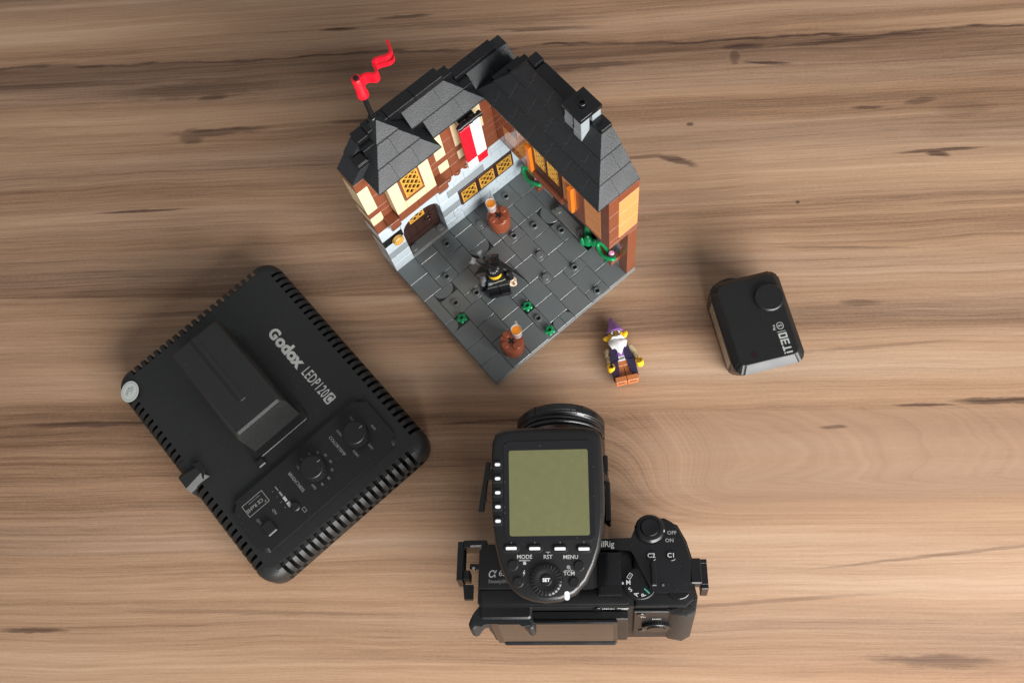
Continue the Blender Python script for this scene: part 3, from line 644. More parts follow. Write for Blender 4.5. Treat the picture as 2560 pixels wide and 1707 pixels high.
# left wing: low edge b = 13, hip at a = 12
slope(7 * S, 13 * S, Z0, 3 * S, 0); slope(10 * S, 13 * S, Z0, 2 * S, 0, 'R'); slope(6 * S, 14 * S, Z0 + 9.6, 3 * S, 0, hgt=9.6); slope(9 * S, 14 * S, Z0 + 9.6, 2 * S, 0, 'R')
pc('roof_filler', 6, 14.1, Z0, 11.9, 16, 143.9, 'roof_black'); pc('roof_filler', 3, 15.1, 144, 10.9, 16, 153.5, 'roof_black')
slope(12 * S, 15 * S, Z0, 1 * S, 90, deep=8)
for (a0, a1) in ((2, 3), (3, 4.9), (4.9, 7.4), (7.4, 10)): pc('ridge_tile', a0, 14.92, 153.6, a1, 16, 157 if a0 < 3 else 158.6, 'roof_black', ch=.3)
# corner behind the valley
for (a0, a1) in ((12, 14), (14, 16)): slope(a0 * S, 14 * S, Z0, (a1 - a0) * S, 0)
pc('ridge_tile', 11, 15, 144, 13, 16, 147.2, 'roof_black'); pc('ridge_tile', 13, 15, 144, 15, 16, 147.2, 'roof_black')
# bay roof
slope(1 * S, 12 * S, Z0, 2 * S, 0, 'L'); slope(3 * S, 12 * S, Z0, 2 * S, 0); slope(5 * S, 12 * S, Z0, 2 * S, 0, 'R')
slope(2 * S, 13 * S, Z0 + 9.6, 2 * S, 0, 'L'); slope(4 * S, 13 * S, Z0 + 9.6, 2 * S, 0, 'R')
slope(7 * S, 14 * S, Z0, 1 * S, 90, deep=8)
mb = MB(); mb.add([(24.05, 112.05, 153.6), (39.95, 112.05, 153.6), (39.95, 127.9, 153.6), (24.05, 127.9, 153.6), (24.05, 112.05, 155), (39.95, 112.05, 155), (39.95, 127.9, 155), (24.05, 127.9, 155), (32, 120, 163.4)],
       [(3, 2, 1, 0), (0, 1, 5, 4), (1, 2, 6, 5), (2, 3, 7, 6), (3, 0, 4, 7), (4, 5, 8), (5, 6, 8), (6, 7, 8), (7, 4, 8)]); mb.build('roof_peak', 'roof_grey', TB)
# left end of the wing
slope(0, 16 * S, Z0, 2 * S, -90); slope(1 * S, 16 * S, Z0 + 9.6, 1 * S, -90, deep=8)
pc('ridge_tile', 1, 14, 144, 2, 15, 147.2, 'roof_black', ch=.3); pc('ridge_tile', 1, 14, 147.2, 1.9, 14.9, 148.6, 'roof_black', ch=.3)
pc('roof_filler', 1.0, 14.05, Z0, 3.0, 15.95, 143.9, 'roof_black'); pc('roof_filler', 1.95, 14.3, 144, 3.1, 15.95, 153.4, 'roof_black')
# chimney
for (a0, b0, z0) in ((14, 4, 150), (14.15, 5.15, 152), (15.1, 4.05, 160), (15.1, 5.1, 160)):
    for q in range(2):
        za = z0 + (173 - z0) * q / 2; zb = z0 + (173 - z0) * (q + 1) / 2; i = .35 if q else 0
        MB().box(a0 * S + i + .1, b0 * S + i + .1, za, (a0 + .88) * S - i, (b0 + .88) * S - i, zb - .05, .2).build('chimney_brick', G, TB)
MB().box(14.8 * S, 4.8 * S, 150, 15.2 * S, 5.3 * S, 172).build('chimney_core', 'under_black', TB)
mb = MB().box(14 * S, 4 * S, 173, 16 * S, 6 * S, 176.2, .25); mb.lathe([(2.42, 176.1), (2.42, 177.7), (2.25, 177.9), (1.62, 177.9), (1.6, 176.3)], 24, T(15 * S, 5 * S, 0), cap=False); cc = mb.build('chimney_cap', 'roof_black', TB, smooth=40)
# flag on its pole
px, py = 4 * S, 15.5 * S
mb = MB().cyl(px, py, 158.6, 163, 4.0, 20, .3, r1=2.6); mb.cyl(px, py, 163, 201.3, 1.6, 16, .1); mb.build('flag_pole', 'brick_black', TB, smooth=40)
mb = MB().lathe([(1.62, 184.5), (3.5, 184.5), (3.5, 187.6), (3.0, 188.2), (2.9, 200.2), (2.6, 200.6), (1.62, 200.6)], 20, T(px, py, 0), cap=False)
FP = [(4.2, 15.5), (4.55, 15.62), (4.9, 15.5), (5.2, 15.2), (5.5, 15.32), (5.65, 15.8), (5.9, 16.08), (6.3, 15.98), (6.7, 15.78), (7.05, 15.78), (7.28, 16.02), (7.42, 16.4), (7.55, 16.75)]
def cr(P, t):
    t *= len(P) - 1; i = min(int(t), len(P) - 2); u = t - i; p = [P[max(0, min(len(P) - 1, i + k))] for k in (-1, 0, 1, 2)]
    return tuple(.5 * (2 * p[1][c] + (p[2][c] - p[0][c]) * u + (2 * p[0][c] - 5 * p[1][c] + 4 * p[2][c] - p[3][c]) * u * u + (3 * p[1][c] - p[0][c] - 3 * p[2][c] + p[3][c]) * u ** 3) for c in (0, 1))
def ribbon(za, zb, s0, s1, n=30):
    pts = []
    for i in range(n + 1):
        q = i / n; x, y = cr(FP, s0 + (s1 - s0) * q); pts.append((x * S, y * S, za[0] + (za[1] - za[0]) * q, zb[0] + (zb[1] - zb[0]) * q))
    vs, fs = [], []
    for i, (x, y, z, h) in enumerate(pts):
        a, b_ = pts[max(0, i - 1)], pts[min(n, i + 1)]; tx, ty = b_[0] - a[0], b_[1] - a[1]; l = math.hypot(tx, ty); nx, ny = -ty / l * .8, tx / l * .8
        vs += [(x + nx, y + ny, z - h), (x - nx, y - ny, z - h), (x - nx, y - ny, z + h), (x + nx, y + ny, z + h)]
        if i:
            k = 4 * (i - 1); fs += [(k + q, k + (q + 1) % 4, k + 4 + (q + 1) % 4, k + 4 + q) for q in range(4)]
    fs += [(3, 2, 1, 0), (4 * n, 4 * n + 1, 4 * n + 2, 4 * n + 3)]; mb.add(vs, fs)
ribbon((194.4, 193.6), (3.8, 3.6), 0, .48); ribbon((195.9, 196.6), (1.9, .8), .46, 1.0); ribbon((191.3, 189.8), (1.9, .8), .46, .97)
mb.build('flag', 'red', TB, smooth=50)

# ------------------------------------------------------------------ barrels and mugs in the courtyard
TBM = Matrix.Translation(Vector((-10.475, -31.827, 0))) @ Matrix.Rotation(R(39.98), 4, 'Z')
def on(a, b, z): return TBM @ Vector((a * S, b * S, z))
def barrel(a, b, phi, label):
    t = thing('toy_barrel', label, 'toy barrel', on(a, b, FZ + .05), (0, 0, R(39.98 + phi)), 'toy barrels in the courtyard')
    prof = [(7.1, 0), (7.3, .3), (7.45, 1.2), (7.85, 3.2), (8.1, 6), (8.2, 8), (8.15, 10), (8.0, 12.8), (7.9, 14.4), (7.9, 15.5), (7.6, 15.9)]
    mb = MB().lathe(prof, 40); 
    for zc, rr in ((2.2, 7.55), (4.3, 7.9), (11.7, 7.98), (13.8, 7.85)): mb.lathe([(rr - .5, zc - .75), (rr + .18, zc - .6), (rr + .18, zc + .6), (rr - .5, zc + .75)], 40, cap=False)
    mb.build('cask', 'barrel_brown', t, smooth=35)
    gr = MB()
    for k in range(16):
        a_ = 22.5 * k + (11 if k % 2 else 0)
        for (z0_, z1_) in ((4.9, 8.0), (8.0, 11.1)):
            gr.box(7.5, -.13, z0_ + .1, 8.24, .13, z1_ - .1, 0, RZ(22.5 * k + (11.25 if z0_ > 6 else 0)))
    gr.lathe([(7.5, 7.85), (8.25, 7.9), (8.25, 8.1), (7.5, 8.15)], 40, cap=False)
    gr.build('stave_grooves', 'brick_brown', t)
    for k in range(4): MB().cyl(5.4 * math.cos(R(90 * k)), 5.4 * math.sin(R(90 * k)), 15.85, 17.5, 2.35, 22, .18).build('stud', 'barrel_brown', t, smooth=40)
    MB().box(-2.4, -.85, 15.86, 2.4, .85, 15.98).box(-.85, -2.4, 15.87, .85, 2.4, 15.99).build('axle_hole', 'under_black', t)
    return t
barrel(9.82, 11.2, 6, 'brown toy barrel with a mug near the lattice windows'); barrel(3.14, 1.38, 0, 'brown toy barrel with a mug at the front corner of the paving')
def mug(a, b, hang, label):
    t = thing('toy_mug', label, 'toy mug', on(a, b, 24.1), (0, 0, R(39.98 + hang)), 'toy mugs on barrels')
    MB().lathe([(0, 0), (3.1, 0), (3.2, .5), (3.0, 2.4), (3.35, 4.4), (3.75, 7.2), (3.85, 9.6), (3.45, 9.6), (3.3, 7.2), (2.8, 4.8), (0.0, 4.6)], 32, cap=False).build('glass', 'clear', t, smooth=40)
    MB().lathe([(0, 4.75), (2.7, 4.9), (3.2, 7.2), (3.28, 8.2), (0, 8.3)], 28, cap=False).build('drink', 'amber', t, smooth=40)
    MB().tube([(3.3, 0, 2.8), (5.2, 0, 2.6), (6.4, 0, 4.2), (6.5, 0, 6.4), (5.4, 0, 8.0), (3.6, 0, 8.3)], .95, 10).build('handle', 'clear', t, smooth=60)
    return t
mug(9.75, 11.9, 42, 'clear toy mug of amber drink on the barrel near the windows'); mug(3.86, 1.38, 55, 'clear toy mug of amber drink on the front corner barrel')

# ------------------------------------------------------------------ toy figures
def fig_leg(t, sx, mat, hole=False):
    x0, x1 = (-7.75, -.15) if sx < 0 else (.15, 7.75)
    mb = MB().box(x0, -2.2, 3.4, x1, 3.4, 12.0, .3); mb.box(x0, -5.4, .05, x1, 3.4, 4.0, .3)
    mb.lathe([(2.9, x0), (2.9, x1)], 18, T(0, .6, 11.6) @ RY(90))
    o = mb.build('leg', mat, t)
    if hole: MB().box(x0 + 1.5, -3.9, .0, x1 - 1.5, -1.2, .06).build('sole_hole', hole, o)
    return o
def fig_hand(name, mat, t, M):
    mb = MB().lathe([(1.55, -2.1), (2.6, -2.1), (2.6, 2.1), (1.55, 2.1), (1.55, -2.1)], 20, M @ T(0, 0, -2.6) @ RX(90) , a0=-235, a1=55, cap=True)
    mb.cyl(0, 0, -.8, 2.0, 1.5, 12, M=M); return mb.build(name, mat, t, smooth=40)
def fig_arm(t, sx, mat, hmat, swing, out=12):
    sh = T(sx * 7.2, .3, 24.6) @ RY(-sx * out) @ RX(swing)
    mb = MB(); pts = [sh @ Vector(p) for p in ((0, 0, 1.4), (sx * .9, 0, 0), (sx * 1.3, 0, -4), (sx * .9, -1.2, -7.2), (sx * .6, -2.6, -9.4))]
    mb.tube(pts, 2, 14, rad=[1.6, 2.35, 2.3, 2.1, 2.0]); o = mb.build('arm', mat, t, smooth=60)
    fig_hand('hand', hmat, o, sh @ T(sx * .6, -3.3, -10.6) @ RX(-32)); return o
def fig_torso(t, mat):
    mb = MB().add([(-7.8, -3.6, 15.4), (7.8, -3.6, 15.4), (7.8, 3.6, 15.4), (-7.8, 3.6, 15.4), (-5.6, -3.4, 28), (5.6, -3.4, 28), (5.6, 3.4, 28), (-5.6, 3.4, 28)],
                  [(3, 2, 1, 0), (4, 5, 6, 7), (0, 1, 5, 4), (1, 2, 6, 5), (2, 3, 7, 6), (3, 0, 4, 7)])
    mb.cyl(0, 0, 27.9, 29.5, 3.1, 18); return mb.build('torso', mat, t)
def fig_head(t, mat): return MB().lathe([(3.2, 29.0), (4.6, 29.5), (5.1, 30.6), (5.1, 36.2), (4.6, 37.4), (3.0, 38.0)], 28).build('head', mat, t, smooth=50)
# caped figure standing in the courtyard
t = thing('toy_figure', 'standing toy figure with black hair and black cape in the courtyard', 'toy figure', on(5.71, 6.36, FZ + .1), (0, 0, R(12.5)))
for s_ in (-1, 1): fig_leg(t, s_, 'fig_black')
MB().box(-7.8, -3.2, 11.8, 7.8, 3.4, 15.3, .3).build('hips', 'fig_black', t); tor = fig_torso(t, 'fig_black')
zig = [(-6.3, 20.4), (-4.2, 20.9), (-2.6, 22.4), (-.6, 22.0), (1.2, 23.2), (3.0, 22.7), (6.0, 24.4)]
mb = MB()
for (xa, za), (xb, zb) in zip(zig[:-1], zig[1:]):
    ya = -3.62 + .2 * (za - 15.4) / 12.6 - .03; yb = -3.62 + .2 * (zb - 15.4) / 12.6 - .03
    mb.add([(xa, ya, za - .5), (xb, yb, zb - .5), (xb, yb, zb + .6), (xa, ya, za + .6)], [(0, 1, 2, 3)])
mb.build('front_print', 'print_beige', tor); MB().box(-6.0, -3.63, 22.0, -3.6, -3.5, 24.2, 0).build('badge_print', 'print_blue', tor)
mb = MB(); [mb.box(x, -3.75, 15.5, x + 6.6, -3.5, 15.95) for x in (-7.2, .5)]; mb.build('belt_print', 'fig_grey', tor)
fig_arm(t, -1, 'fig_grey', 'fig_black', 18, 10); fig_arm(t, 1, 'fig_black', 'hand_pale', 14, 12)
fig_head(t, 'yellow')
hair = MB(); rnd = random.Random(3)
prof = [(5.35, 31.0), (5.75, 33.0), (5.9, 35.6), (5.6, 38.2), (4.6, 40.3), (2.8, 41.7), (.05, 42.3)]
hair.lathe([(r, z) for r, z in prof], 30, T(0, .5, 0), a0=-40, a1=220, cap=False)
hair.lathe([(5.5, 34.6), (5.8, 35.4), (5.6, 38.2), (4.6, 40.3), (2.8, 41.7), (.05, 42.3)], 30, T(0, .5, 0))
for k in range(24):                      # swept locks
    a_ = 15 * k + rnd.uniform(-4, 4); r0 = rnd.uniform(4.6, 5.6)
    top = Vector((0.2 * math.cos(R(a_)), .8 + .2 * math.sin(R(a_)), 42.2)); mid = Vector((3.6 * math.cos(R(a_ + 12)), .5 + 3.6 * math.sin(R(a_ + 12)), 41.1)); end = Vector((r0 * math.cos(R(a_ + 26)), .5 + r0 * math.sin(R(a_ + 26)), 38.2))
    low = Vector((5.75 * math.cos(R(a_ + 34)), .5 + 5.75 * math.sin(R(a_ + 34)), 36.4 if math.sin(R(a_ + 34)) < -.5 else 32.5))
    hair.tube([top, mid, end, low], 1, 8, rad=[.5, .85, .95, .45])
hair.sphere((0, 4.2, 37.8), 5.6, 1.02, .95, .95, 20)
for k in range(9):
    a_ = -60 + 15 * k; hair.tube([(1.2 * math.sin(R(a_)), 1.5, 43.0), (3.6 * math.sin(R(a_)), 5.0, 43.2 - abs(a_) * .02), (5.4 * math.sin(R(a_)), 8.6, 40.5 - abs(a_) * .03), (5.6 * math.sin(R(a_)), 10.2 - abs(a_) * .03, 36.0)], 1, 8, rad=[.5, .95, 1.05, .4])
hair.build('hair', 'hair_black', t, smooth=60)
mb = MB(); vs = []; n = 16
for i in range(n + 1):
    u = i / n * 2 - 1
    top = Vector((5.8 * u, 5.4 - 2.6 * u * u, 31.0 - 2.2 * abs(u))); L0, C0, R0 = Vector((-15.5, 9.0, 12)), Vector((2, 16.0, 4.0)), Vector((21.5, -1.8, 1.4))
    bot = L0 * (u * (u - 1) / 2) + C0 * (1 - u * u) + R0 * (u * (u + 1) / 2)
    for j in range(9):
        q = j / 8; p = top.lerp(bot, q) + Vector((1.5 * u, 4.2 * (1 - u * u * .8) + .6 * math.sin(u * 8), 3.0 * (1 - .4 * u * u))) * math.sin(q * math.pi)
        if j == 8: p.z += 1.3 * math.sin(u * 9) ** 2
        vs.append(tuple(p))
k0 = len(vs); vs += [(x, y + .35, z) for x, y, z in vs]; fs = []
for i in range(n):
    for j in range(8):
        a_ = i * 9 + j; fs += [(a_, a_ + 9, a_ + 10, a_ + 1), (k0 + a_ + 1, k0 + a_ + 10, k0 + a_ + 9, k0 + a_)]
for i in range(n): fs += [(i * 9, k0 + i * 9, k0 + i * 9 + 9, i * 9 + 9), (i * 9 + 8, i * 9 + 17, k0 + i * 9 + 17, k0 + i * 9 + 8)]
for j in range(8): fs += [(j, j + 1, k0 + j + 1, k0 + j), (n * 9 + j, k0 + n * 9 + j, k0 + n * 9 + j + 1, n * 9 + j + 1)]
mb.add(vs, fs).build('cape', 'cape_black', t, smooth=60)
# two grey hilts carried behind the shoulders
A, B = Vector((-3.0, 5.6, 27)), Vector((-12.5, 11, 34)); d = (B - A).normalized()
mb = MB().tube([A, B], 1.15, 10); mb.tube([A + d * 7, A + d * 7.6], 1.5, 10); mb.tube([A + d * 9, A + d * 9.6], 1.5, 10); mb.build('back_rod', 'rod_grey', t, smooth=40)
mb = MB(); Mx = T(*B) @ d.to_track_quat('Z', 'Y').to_matrix().to_4x4(); mb.box(-2, -2, -1.6, 2, 2, 2.0, .4, Mx); mb.build('hilt_block', 'fig_grey', t); MB().box(-1, -1, 2.0, 1, 1, 2.1, 0, Mx).build('hilt_hole', 'under_black', t)
A, B = Vector((-1.0, 5.6, 29)), Vector((-6.0, 13.5, 36)); d = (B - A).normalized()
MB().tube([A, B], 1.2, 10).build('back_rod', 'fig_black', t, smooth=40); MB().tube([B - d * 2.2, B + d * 2.4], 2.2, 16).build('rod_tip', 'brick_light_grey', t, smooth=40)

# bearded figure lying on its back on the table
t = thing('toy_figure', 'bearded toy gnome figure in purple hat lying on the table', 'toy figure', (79.0, -34.6, 6.2), (R(-90), 0, R(11.2)))
for s_ in (-1, 1): fig_leg(t, s_, 'leg_nougat', 'brick_brown')
MB().box(-7.8, -3.2, 11.8, 7.8, 3.4, 15.3, .3).build('hips', 'leg_nougat', t); tor = fig_torso(t, 'white')
MB().add([(-7.9, -3.72, 15.5), (-2.2, -3.72, 15.5), (-1.6, -3.62, 24), (-3.4, -3.52, 28), (-5.7, -3.52, 28.02), (-8.2, 3.7, 15.5), (-6.0, 3.7, 28.02)], [(0, 1, 2, 3, 4), (0, 4, 6, 5)]).add([(7.9, -3.72, 15.5), (2.2, -3.72, 15.5), (1.9, -3.62, 24), (3.4, -3.52, 28), (5.7, -3.52, 28.02), (8.2, 3.7, 15.5), (6.0, 3.7, 28.02)], [(4, 3, 2, 1, 0), (5, 6, 4, 0)]).build('waistcoat', 'robe_purple', tor)
MB().box(-2.1, -3.72, 18.6, 2.0, -3.5, 21.2, .05).build('sash_print', 'purple', tor); MB().box(-1.9, -3.74, 16.4, 1.6, -3.5, 16.8).box(-1.2, -3.74, 17.3, 2.0, -3.5, 17.6).build('buckle_print', 'print_black', tor)
for sx in (-1, 1):                        # cloth coat tails over the legs
    x0, x1 = (sx * 8.0, sx * 3.1); pts = [(x0, 15.4), (x1, 15.4), (x1 + sx * .4, 9.5), (x1 + sx * 1.4, 5.2), (sx * 6.0, 3.2), (x0 + sx * .4, 3.4)]
    if sx > 0: pts = pts[::-1]
    MB().prism([(p[0], p[1]) for p in pts], 3.6, 4.15, RX(90)).box(min(x0, x0 + sx * .4), -4.0, 3.4, max(x0, x0 + sx * .4), 3.0, 15.3).build('coat_tail', 'robe_purple', t)
fig_arm(t, -1, 'tan_arm', 'yellow', 4, 3); fig_arm(t, 1, 'tan_arm', 'yellow', 6, 15)
hd = fig_head(t, 'yellow')
for sx in (-1, 1):
    MB().lathe([(1.9, -.2), (2.3, 1.0), (1.9, 2.8), (.9, 4.2), (.02, 4.7)], 12, T(sx * 4.6, -1.0, 33.2) @ RY(sx * (78 if sx < 0 else 52)) @ Matrix.Scale(.6, 4, (0, 1, 0)), cap=False).build('ear', 'yellow', hd, smooth=60)
    mb = MB().tube([(sx * 1.85 + 1.45 * math.cos(R(q)), -5.02 + .12 * abs(sx * 1.85 + 1.45 * math.cos(R(q))) ** 1.5 * .6, 35.4 + 1.35 * math.sin(R(q))) for q in range(0, 360, 24)], .3, 6, True)
    mb.sphere((sx * 1.5, -4.98, 35.4), .62, 1, .35, 1, 10); mb.tube([(sx * 3.2, -4.2, 35.6), (sx * 4.4, -2.9, 35.8)], .2, 6); mb.build('spectacles', 'print_black', hd)
    MB().cyl(0, 0, 0, .06, 1.35, 16, M=T(sx * 1.85, -4.86, 35.4) @ RX(90)).build('eye', 'white', hd)
MB().tube([(-.5, -5.05, 35.6), (.5, -5.05, 35.6)], .2, 6).build('spectacle_bridge', 'print_black', hd)
brd = MB().lathe([(5.2, 28.4), (5.7, 29.6), (5.7, 31.4), (5.2, 32.2)], 26, a0=-185, a1=5, cap=False)
brd.add([(-5.6, -1.8, 30.5), (-5.9, -2.4, 27.6), (-3.6, -5.1, 25.0), (-1.2, -5.6, 21.2), (.2, -5.2, 19.0), (1.6, -5.6, 21.4), (3.8, -5.1, 25.2), (5.9, -2.4, 27.6), (5.6, -1.8, 30.5), (3.2, -5.2, 31.0), (0, -6.0, 30.8), (-3.2, -5.2, 31.0), (0, -6.6, 27.0), (0, -3.6, 27)],
        [(0, 1, 2, 12, 11), (2, 3, 12), (3, 4, 12), (4, 5, 12), (5, 6, 12), (6, 7, 8, 9, 12), (11, 12, 10), (10, 12, 9), (1, 13, 2), (2, 13, 3), (3, 13, 4), (4, 13, 5), (5, 13, 6), (6, 13, 7), (0, 13, 1), (7, 13, 8)])
for k in range(15):
    u = -1 + 2 * k / 14; brd.tube([(u * 5.8, -5.4 + 3.0 * u * u, 30.8), (u * 5.6, -6.2 + 2.4 * u * u, 28.6), (u * 4.2, -6.1 + 1.8 * u * u, 25.0 - .6 * (1 - abs(u))), (u * 1.6, -5.7 + u * u, 21.5 + 3.6 * abs(u))], .7, 8, rad=[.5, .9, .8, .25])
brd.tube([(-4.8, -3.6, 30.6), (-2.6, -5.5, 32.4), (0, -6.0, 31.8), (2.6, -5.5, 32.4), (4.8, -3.6, 30.6)], 1, 10, rad=[.5, .95, .8, .95, .5]); brd.build('beard', 'white', hd, smooth=70)
mb = MB().lathe([(5.3, 36.9), (5.95, 37.0), (6.05, 37.8), (5.6, 38.6)], 30, cap=False)
mb.build('hat_brim', 'purple', t, smooth=40)
pts = [(0, 0, 37.2), (0, .2, 39.2), (-.2, .5, 41.4), (-.5, .8, 43.8), (-.7, .9, 46.0), (-.5, .8, 48.2)]
MB().tube(pts, 3, 24, rad=[5.7, 5.2, 4.0, 2.7, 1.7, .9]).build('hat', 'purple', t, smooth=70)

# ------------------------------------------------------------------ LED light panel lying face down
PN = thing('led_light_panel', 'large flat black LED panel lying face down with battery on its back', 'light panel', (-164, -53, 0), (0, 0, R(-48.6)))
HX, HY, RC, IN = 94.0, 70.0, 13.5, 8.2
TOPZ = 24.0
rim = [(0, 24.0), (3.6, 23.4), (6.2, 21.2), (7.7, 18.0), (8.2, 14.5), (8.2, 3.4), (7.0, 1.0), (0, 1.0)]
core = MB().prism(rrect(-HX + 2.6, -HY + 2.6, HX - 2.6, HY - 2.6, RC - 2.6, 8), .6, 11.5); core.prism(rrect(-HX + 7.0, -HY + 7.0, HX - 7.0, HY - 7.0, RC - 7, 8), 11.5, 20)
core.build('inner_frame', 'slot_black', PN)
shell = MB()
cxr = rrect(38.6, -55, 74.4, 52, 5, 5)
def quadring(outer, inner, z):   # flat top with a rectangular hole, built as strips
    pass
x0, x1, y0, y1 = 38.0, 75.0, -55.6, 52.6; shell.box(37, -56, 20, 76, 53, 23.9)
IX, IY = HX - IN, HY - IN
shell.prism(rrect(-IX, -IY, x0, IY, (0, RC - IN, RC - IN, 0), 6), 20, TOPZ)
RI = RC - IN; shell.box(x1, -IY + RI, 20, IX, IY - RI, TOPZ); shell.box(x0, y1, 20, x1, IY, TOPZ); shell.box(x0, -IY, 20, x1, y0, TOPZ)
for sy in (1, -1): shell.prism(([(x1, sy * (IY - RI)), (IX, sy * (IY - RI))] + [(IX - RI + RI * math.cos(R(q)), sy * (IY - RI + RI * math.sin(R(q)))) for q in range(15, 91, 15)] + [(x1, sy * IY)])[::sy], 20, TOPZ)
for (sx, sy, a0) in ((1, 1, 0), (-1, 1, 90), (-1, -1, 180), (1, -1, 270)):
    shell.lathe([(RC - IN - .1 + q, z) for q, z in rim], 9, T(sx * (HX - RC), sy * (HY - RC), 0), a0=a0, a1=a0 + 90, cap=True)
shell.build('back_shell', 'panel_black', PN, smooth=38)
# lower skirt
def side(M, ln, skip):
    pitch = 5.55; n = int(ln / pitch); off = (ln - n * pitch) / 2
    sk = [(6.0, 11.0), (8.2, 11.0), (8.2, 3.4), (7.0, 1.0), (6.0, 1.0)]
    MB().prism([(p[0], p[1]) for p in sk], -ln / 2 - .3, ln / 2 + .3, M @ RX(90) @ T(0, 0, 0)).build('skirt', 'panel_black', PN)
    me = None
    for k in range(n + 1):
        u = -ln / 2 + off + k * pitch - 1.15
        w = 2.9
        if any(a <= u + 1 <= b for a, b in skip): continue
        if me is None: me = MB().prism([(p[0], p[1]) for p in rim], -w / 2, w / 2, RX(90)).mesh('vent_rib', 'panel_black', 30)
        o = link('vent_rib', me, PN); o.matrix_local = Matrix.Diagonal((1, 1, 1, 1)) @ (Matrix.Translation(((M @ Vector((0, -u - 1.15, 0))) * MM)) @ M.to_3x3().to_4x4())
    for (a, b) in skip: MB().prism([(p[0], p[1]) for p in rim], -b, -a, M @ RX(90)).build('edge_block', 'panel_black', PN, smooth=30)
side(T(HX - IN, 0, 0), 2 * (HY - RC), []); side(T(-HX + IN, 0, 0) @ RZ(180), 2 * (HY - RC), [])
side(T(0, HY - IN, 0) @ RZ(90), 2 * (HX - RC), []); side(T(0, -HY + IN, 0) @ RZ(-90), 2 * (HX - RC), [(-9, 13)] if False else [(-13, 9)])
# threaded mounting boss on the edge
mb = MB().add([(-8, -HY - 1.2, 2), (11, -HY - 1.2, 2), (9, -HY - 1.2, 22), (-6, -HY - 1.2, 22), (-6, -HY + 15, 24.2), (9, -HY + 15, 24.2), (4.2, -HY + 12, 26.5), (-1.2, -HY + 12, 26.5), (-3, -HY - 1.2, 26.5), (6, -HY - 1.2, 26.5), (-8, -HY + 8, 2), (11, -HY + 8, 2)],
              [(0, 1, 2, 9, 8, 3), (8, 9, 6, 7), (9, 2, 5, 6), (3, 8, 7, 4), (7, 6, 5, 4), (1, 11, 5, 2), (10, 0, 3, 4), (0, 10, 11, 1)]); mb.build('mounting_boss', 'panel_black', PN, smooth=25)
MB().prism([(-5.6, 0), (8.6, 0), (4.6, 6.5), (-1.6, 6.5)], 0, .3, T(0, -HY + 11, 25.2) @ RX(32)).build('boss_recess', 'slot_black', PN)
# battery
by0, by1 = -21.8, 16.2
pf = [(-58.2, 22), (-57.6, 60.6), (-56, 62.0), (14.8, 62.0), (16.5, 60.8), (17.6, 26), (17.6, 22)]
mb = MB(); bmv = bmesh.new(); a_ = [bmv.verts.new((x, by0, z)) for x, z in pf]; b_ = [bmv.verts.new((x, by1, z)) for x, z in pf]; bmv.faces.new(a_); bmv.faces.new(b_[::-1])
for i in range(len(pf)): bmv.faces.new((a_[i], b_[i], b_[(i + 1) % len(pf)], a_[(i + 1) % len(pf)]))
bmesh.ops.recalc_face_normals(bmv, faces=bmv.faces)
ed = [e for e in bmv.edges if all(v.co.z > 50 for v in e.verts) and abs(e.verts[0].co.y - e.verts[1].co.y) < .01]
bmesh.ops.bevel(bmv, geom=ed, offset=4.0, segments=6, affect='EDGES', profile=.5)
bat = mb.frombm(bmv).build('battery', 'battery_black', PN, smooth=28)
MB().prism(rrect(-57, -6.9, -1, -5.0, .9, 3), 62.0, 62.08).build('battery_groove', 'slot_black', bat)
MB().box(-57, -4.8, 61.9, 0, -1.0, 62.35, .2).build('battery_rib', 'battery_black', bat)
MB().prism(rrect(-61, -24.5, 23.5, 19.5, 3, 4), 23.8, 26.2, ch=.35).build('battery_tray', 'panel_gloss', PN)
MB().box(23.5, -26.5, 24, 29.0, -20.5, 27.4, .7).build('latch', 'panel_gloss', PN)
# raised control plate
cp = MB().prism(rrect(35.8, -57.8, 77.4, 54.8, 6, 6), 23.8, 26.6, ch=2.5, seg=1).build('control_panel', 'panel_gloss', PN)
def knob(x, y):
    mb = MB(); n = 44; pr = [((8.5 if k % 2 else 8.15) * math.cos(R(360 * k / n)), (8.5 if k % 2 else 8.15) * math.sin(R(360 * k / n))) for k in range(n)]
    mb.prism(pr, 26.4, 33.8); mb.cyl(0, 0, 33.7, 34.6, 7.7, 44, .5); o = mb.build('dial_knob', 'panel_gloss', cp, (x, y, 0)); MB().box(-.25, 4.6, 34.6, .25, 7.0, 34.68).build('dial_mark', 'print_dim', o)
knob(54.8, .8); knob(55.9, 35.5)
TZ = 26.66
def lab(s_, x, y, sz, mat='print_dim', rot=0, **k): return text(s_, sz, mat, cp, (x, y, TZ), (0, 0, R(rot)), **k)
lab('BRIGHTNESS', 53, -13.6, 2.9, bold=.03); lab('COLORTEMP', 52.5, 21.4, 2.9, bold=.03)
for i, s_ in enumerate(('10%', '20', '30', '40', '50', '60', '70', '80', '90', '100%')):
    q = R(222 - 264 * i / 9); lab(s_, 54.8 + 11.3 * math.cos(q), .8 + 11.3 * math.sin(q), 2.2)
for s_, q in (('3300K', 220), ('3800', 158), ('4500', 75), ('5000', 10), ('5600K', -42)): lab(s_, 55.9 + 12.2 * math.cos(R(q)), 35.5 + 12.0 * math.sin(R(q)), 2.2)
MB().box(60.6, -48.4, 26.4, 70, -40.6, 29.2, .8).build('power_switch', 'panel_gloss', cp); lab('ON', 58.6, -36.0, 2.6, rot=0); lab('OFF', 57.2, -47.6, 2.6)
MB().cyl(65.7, -23.5, 26.4, 28.4, 3.2, 24, .6).build('push_button', 'panel_gloss', cp, smooth=40)
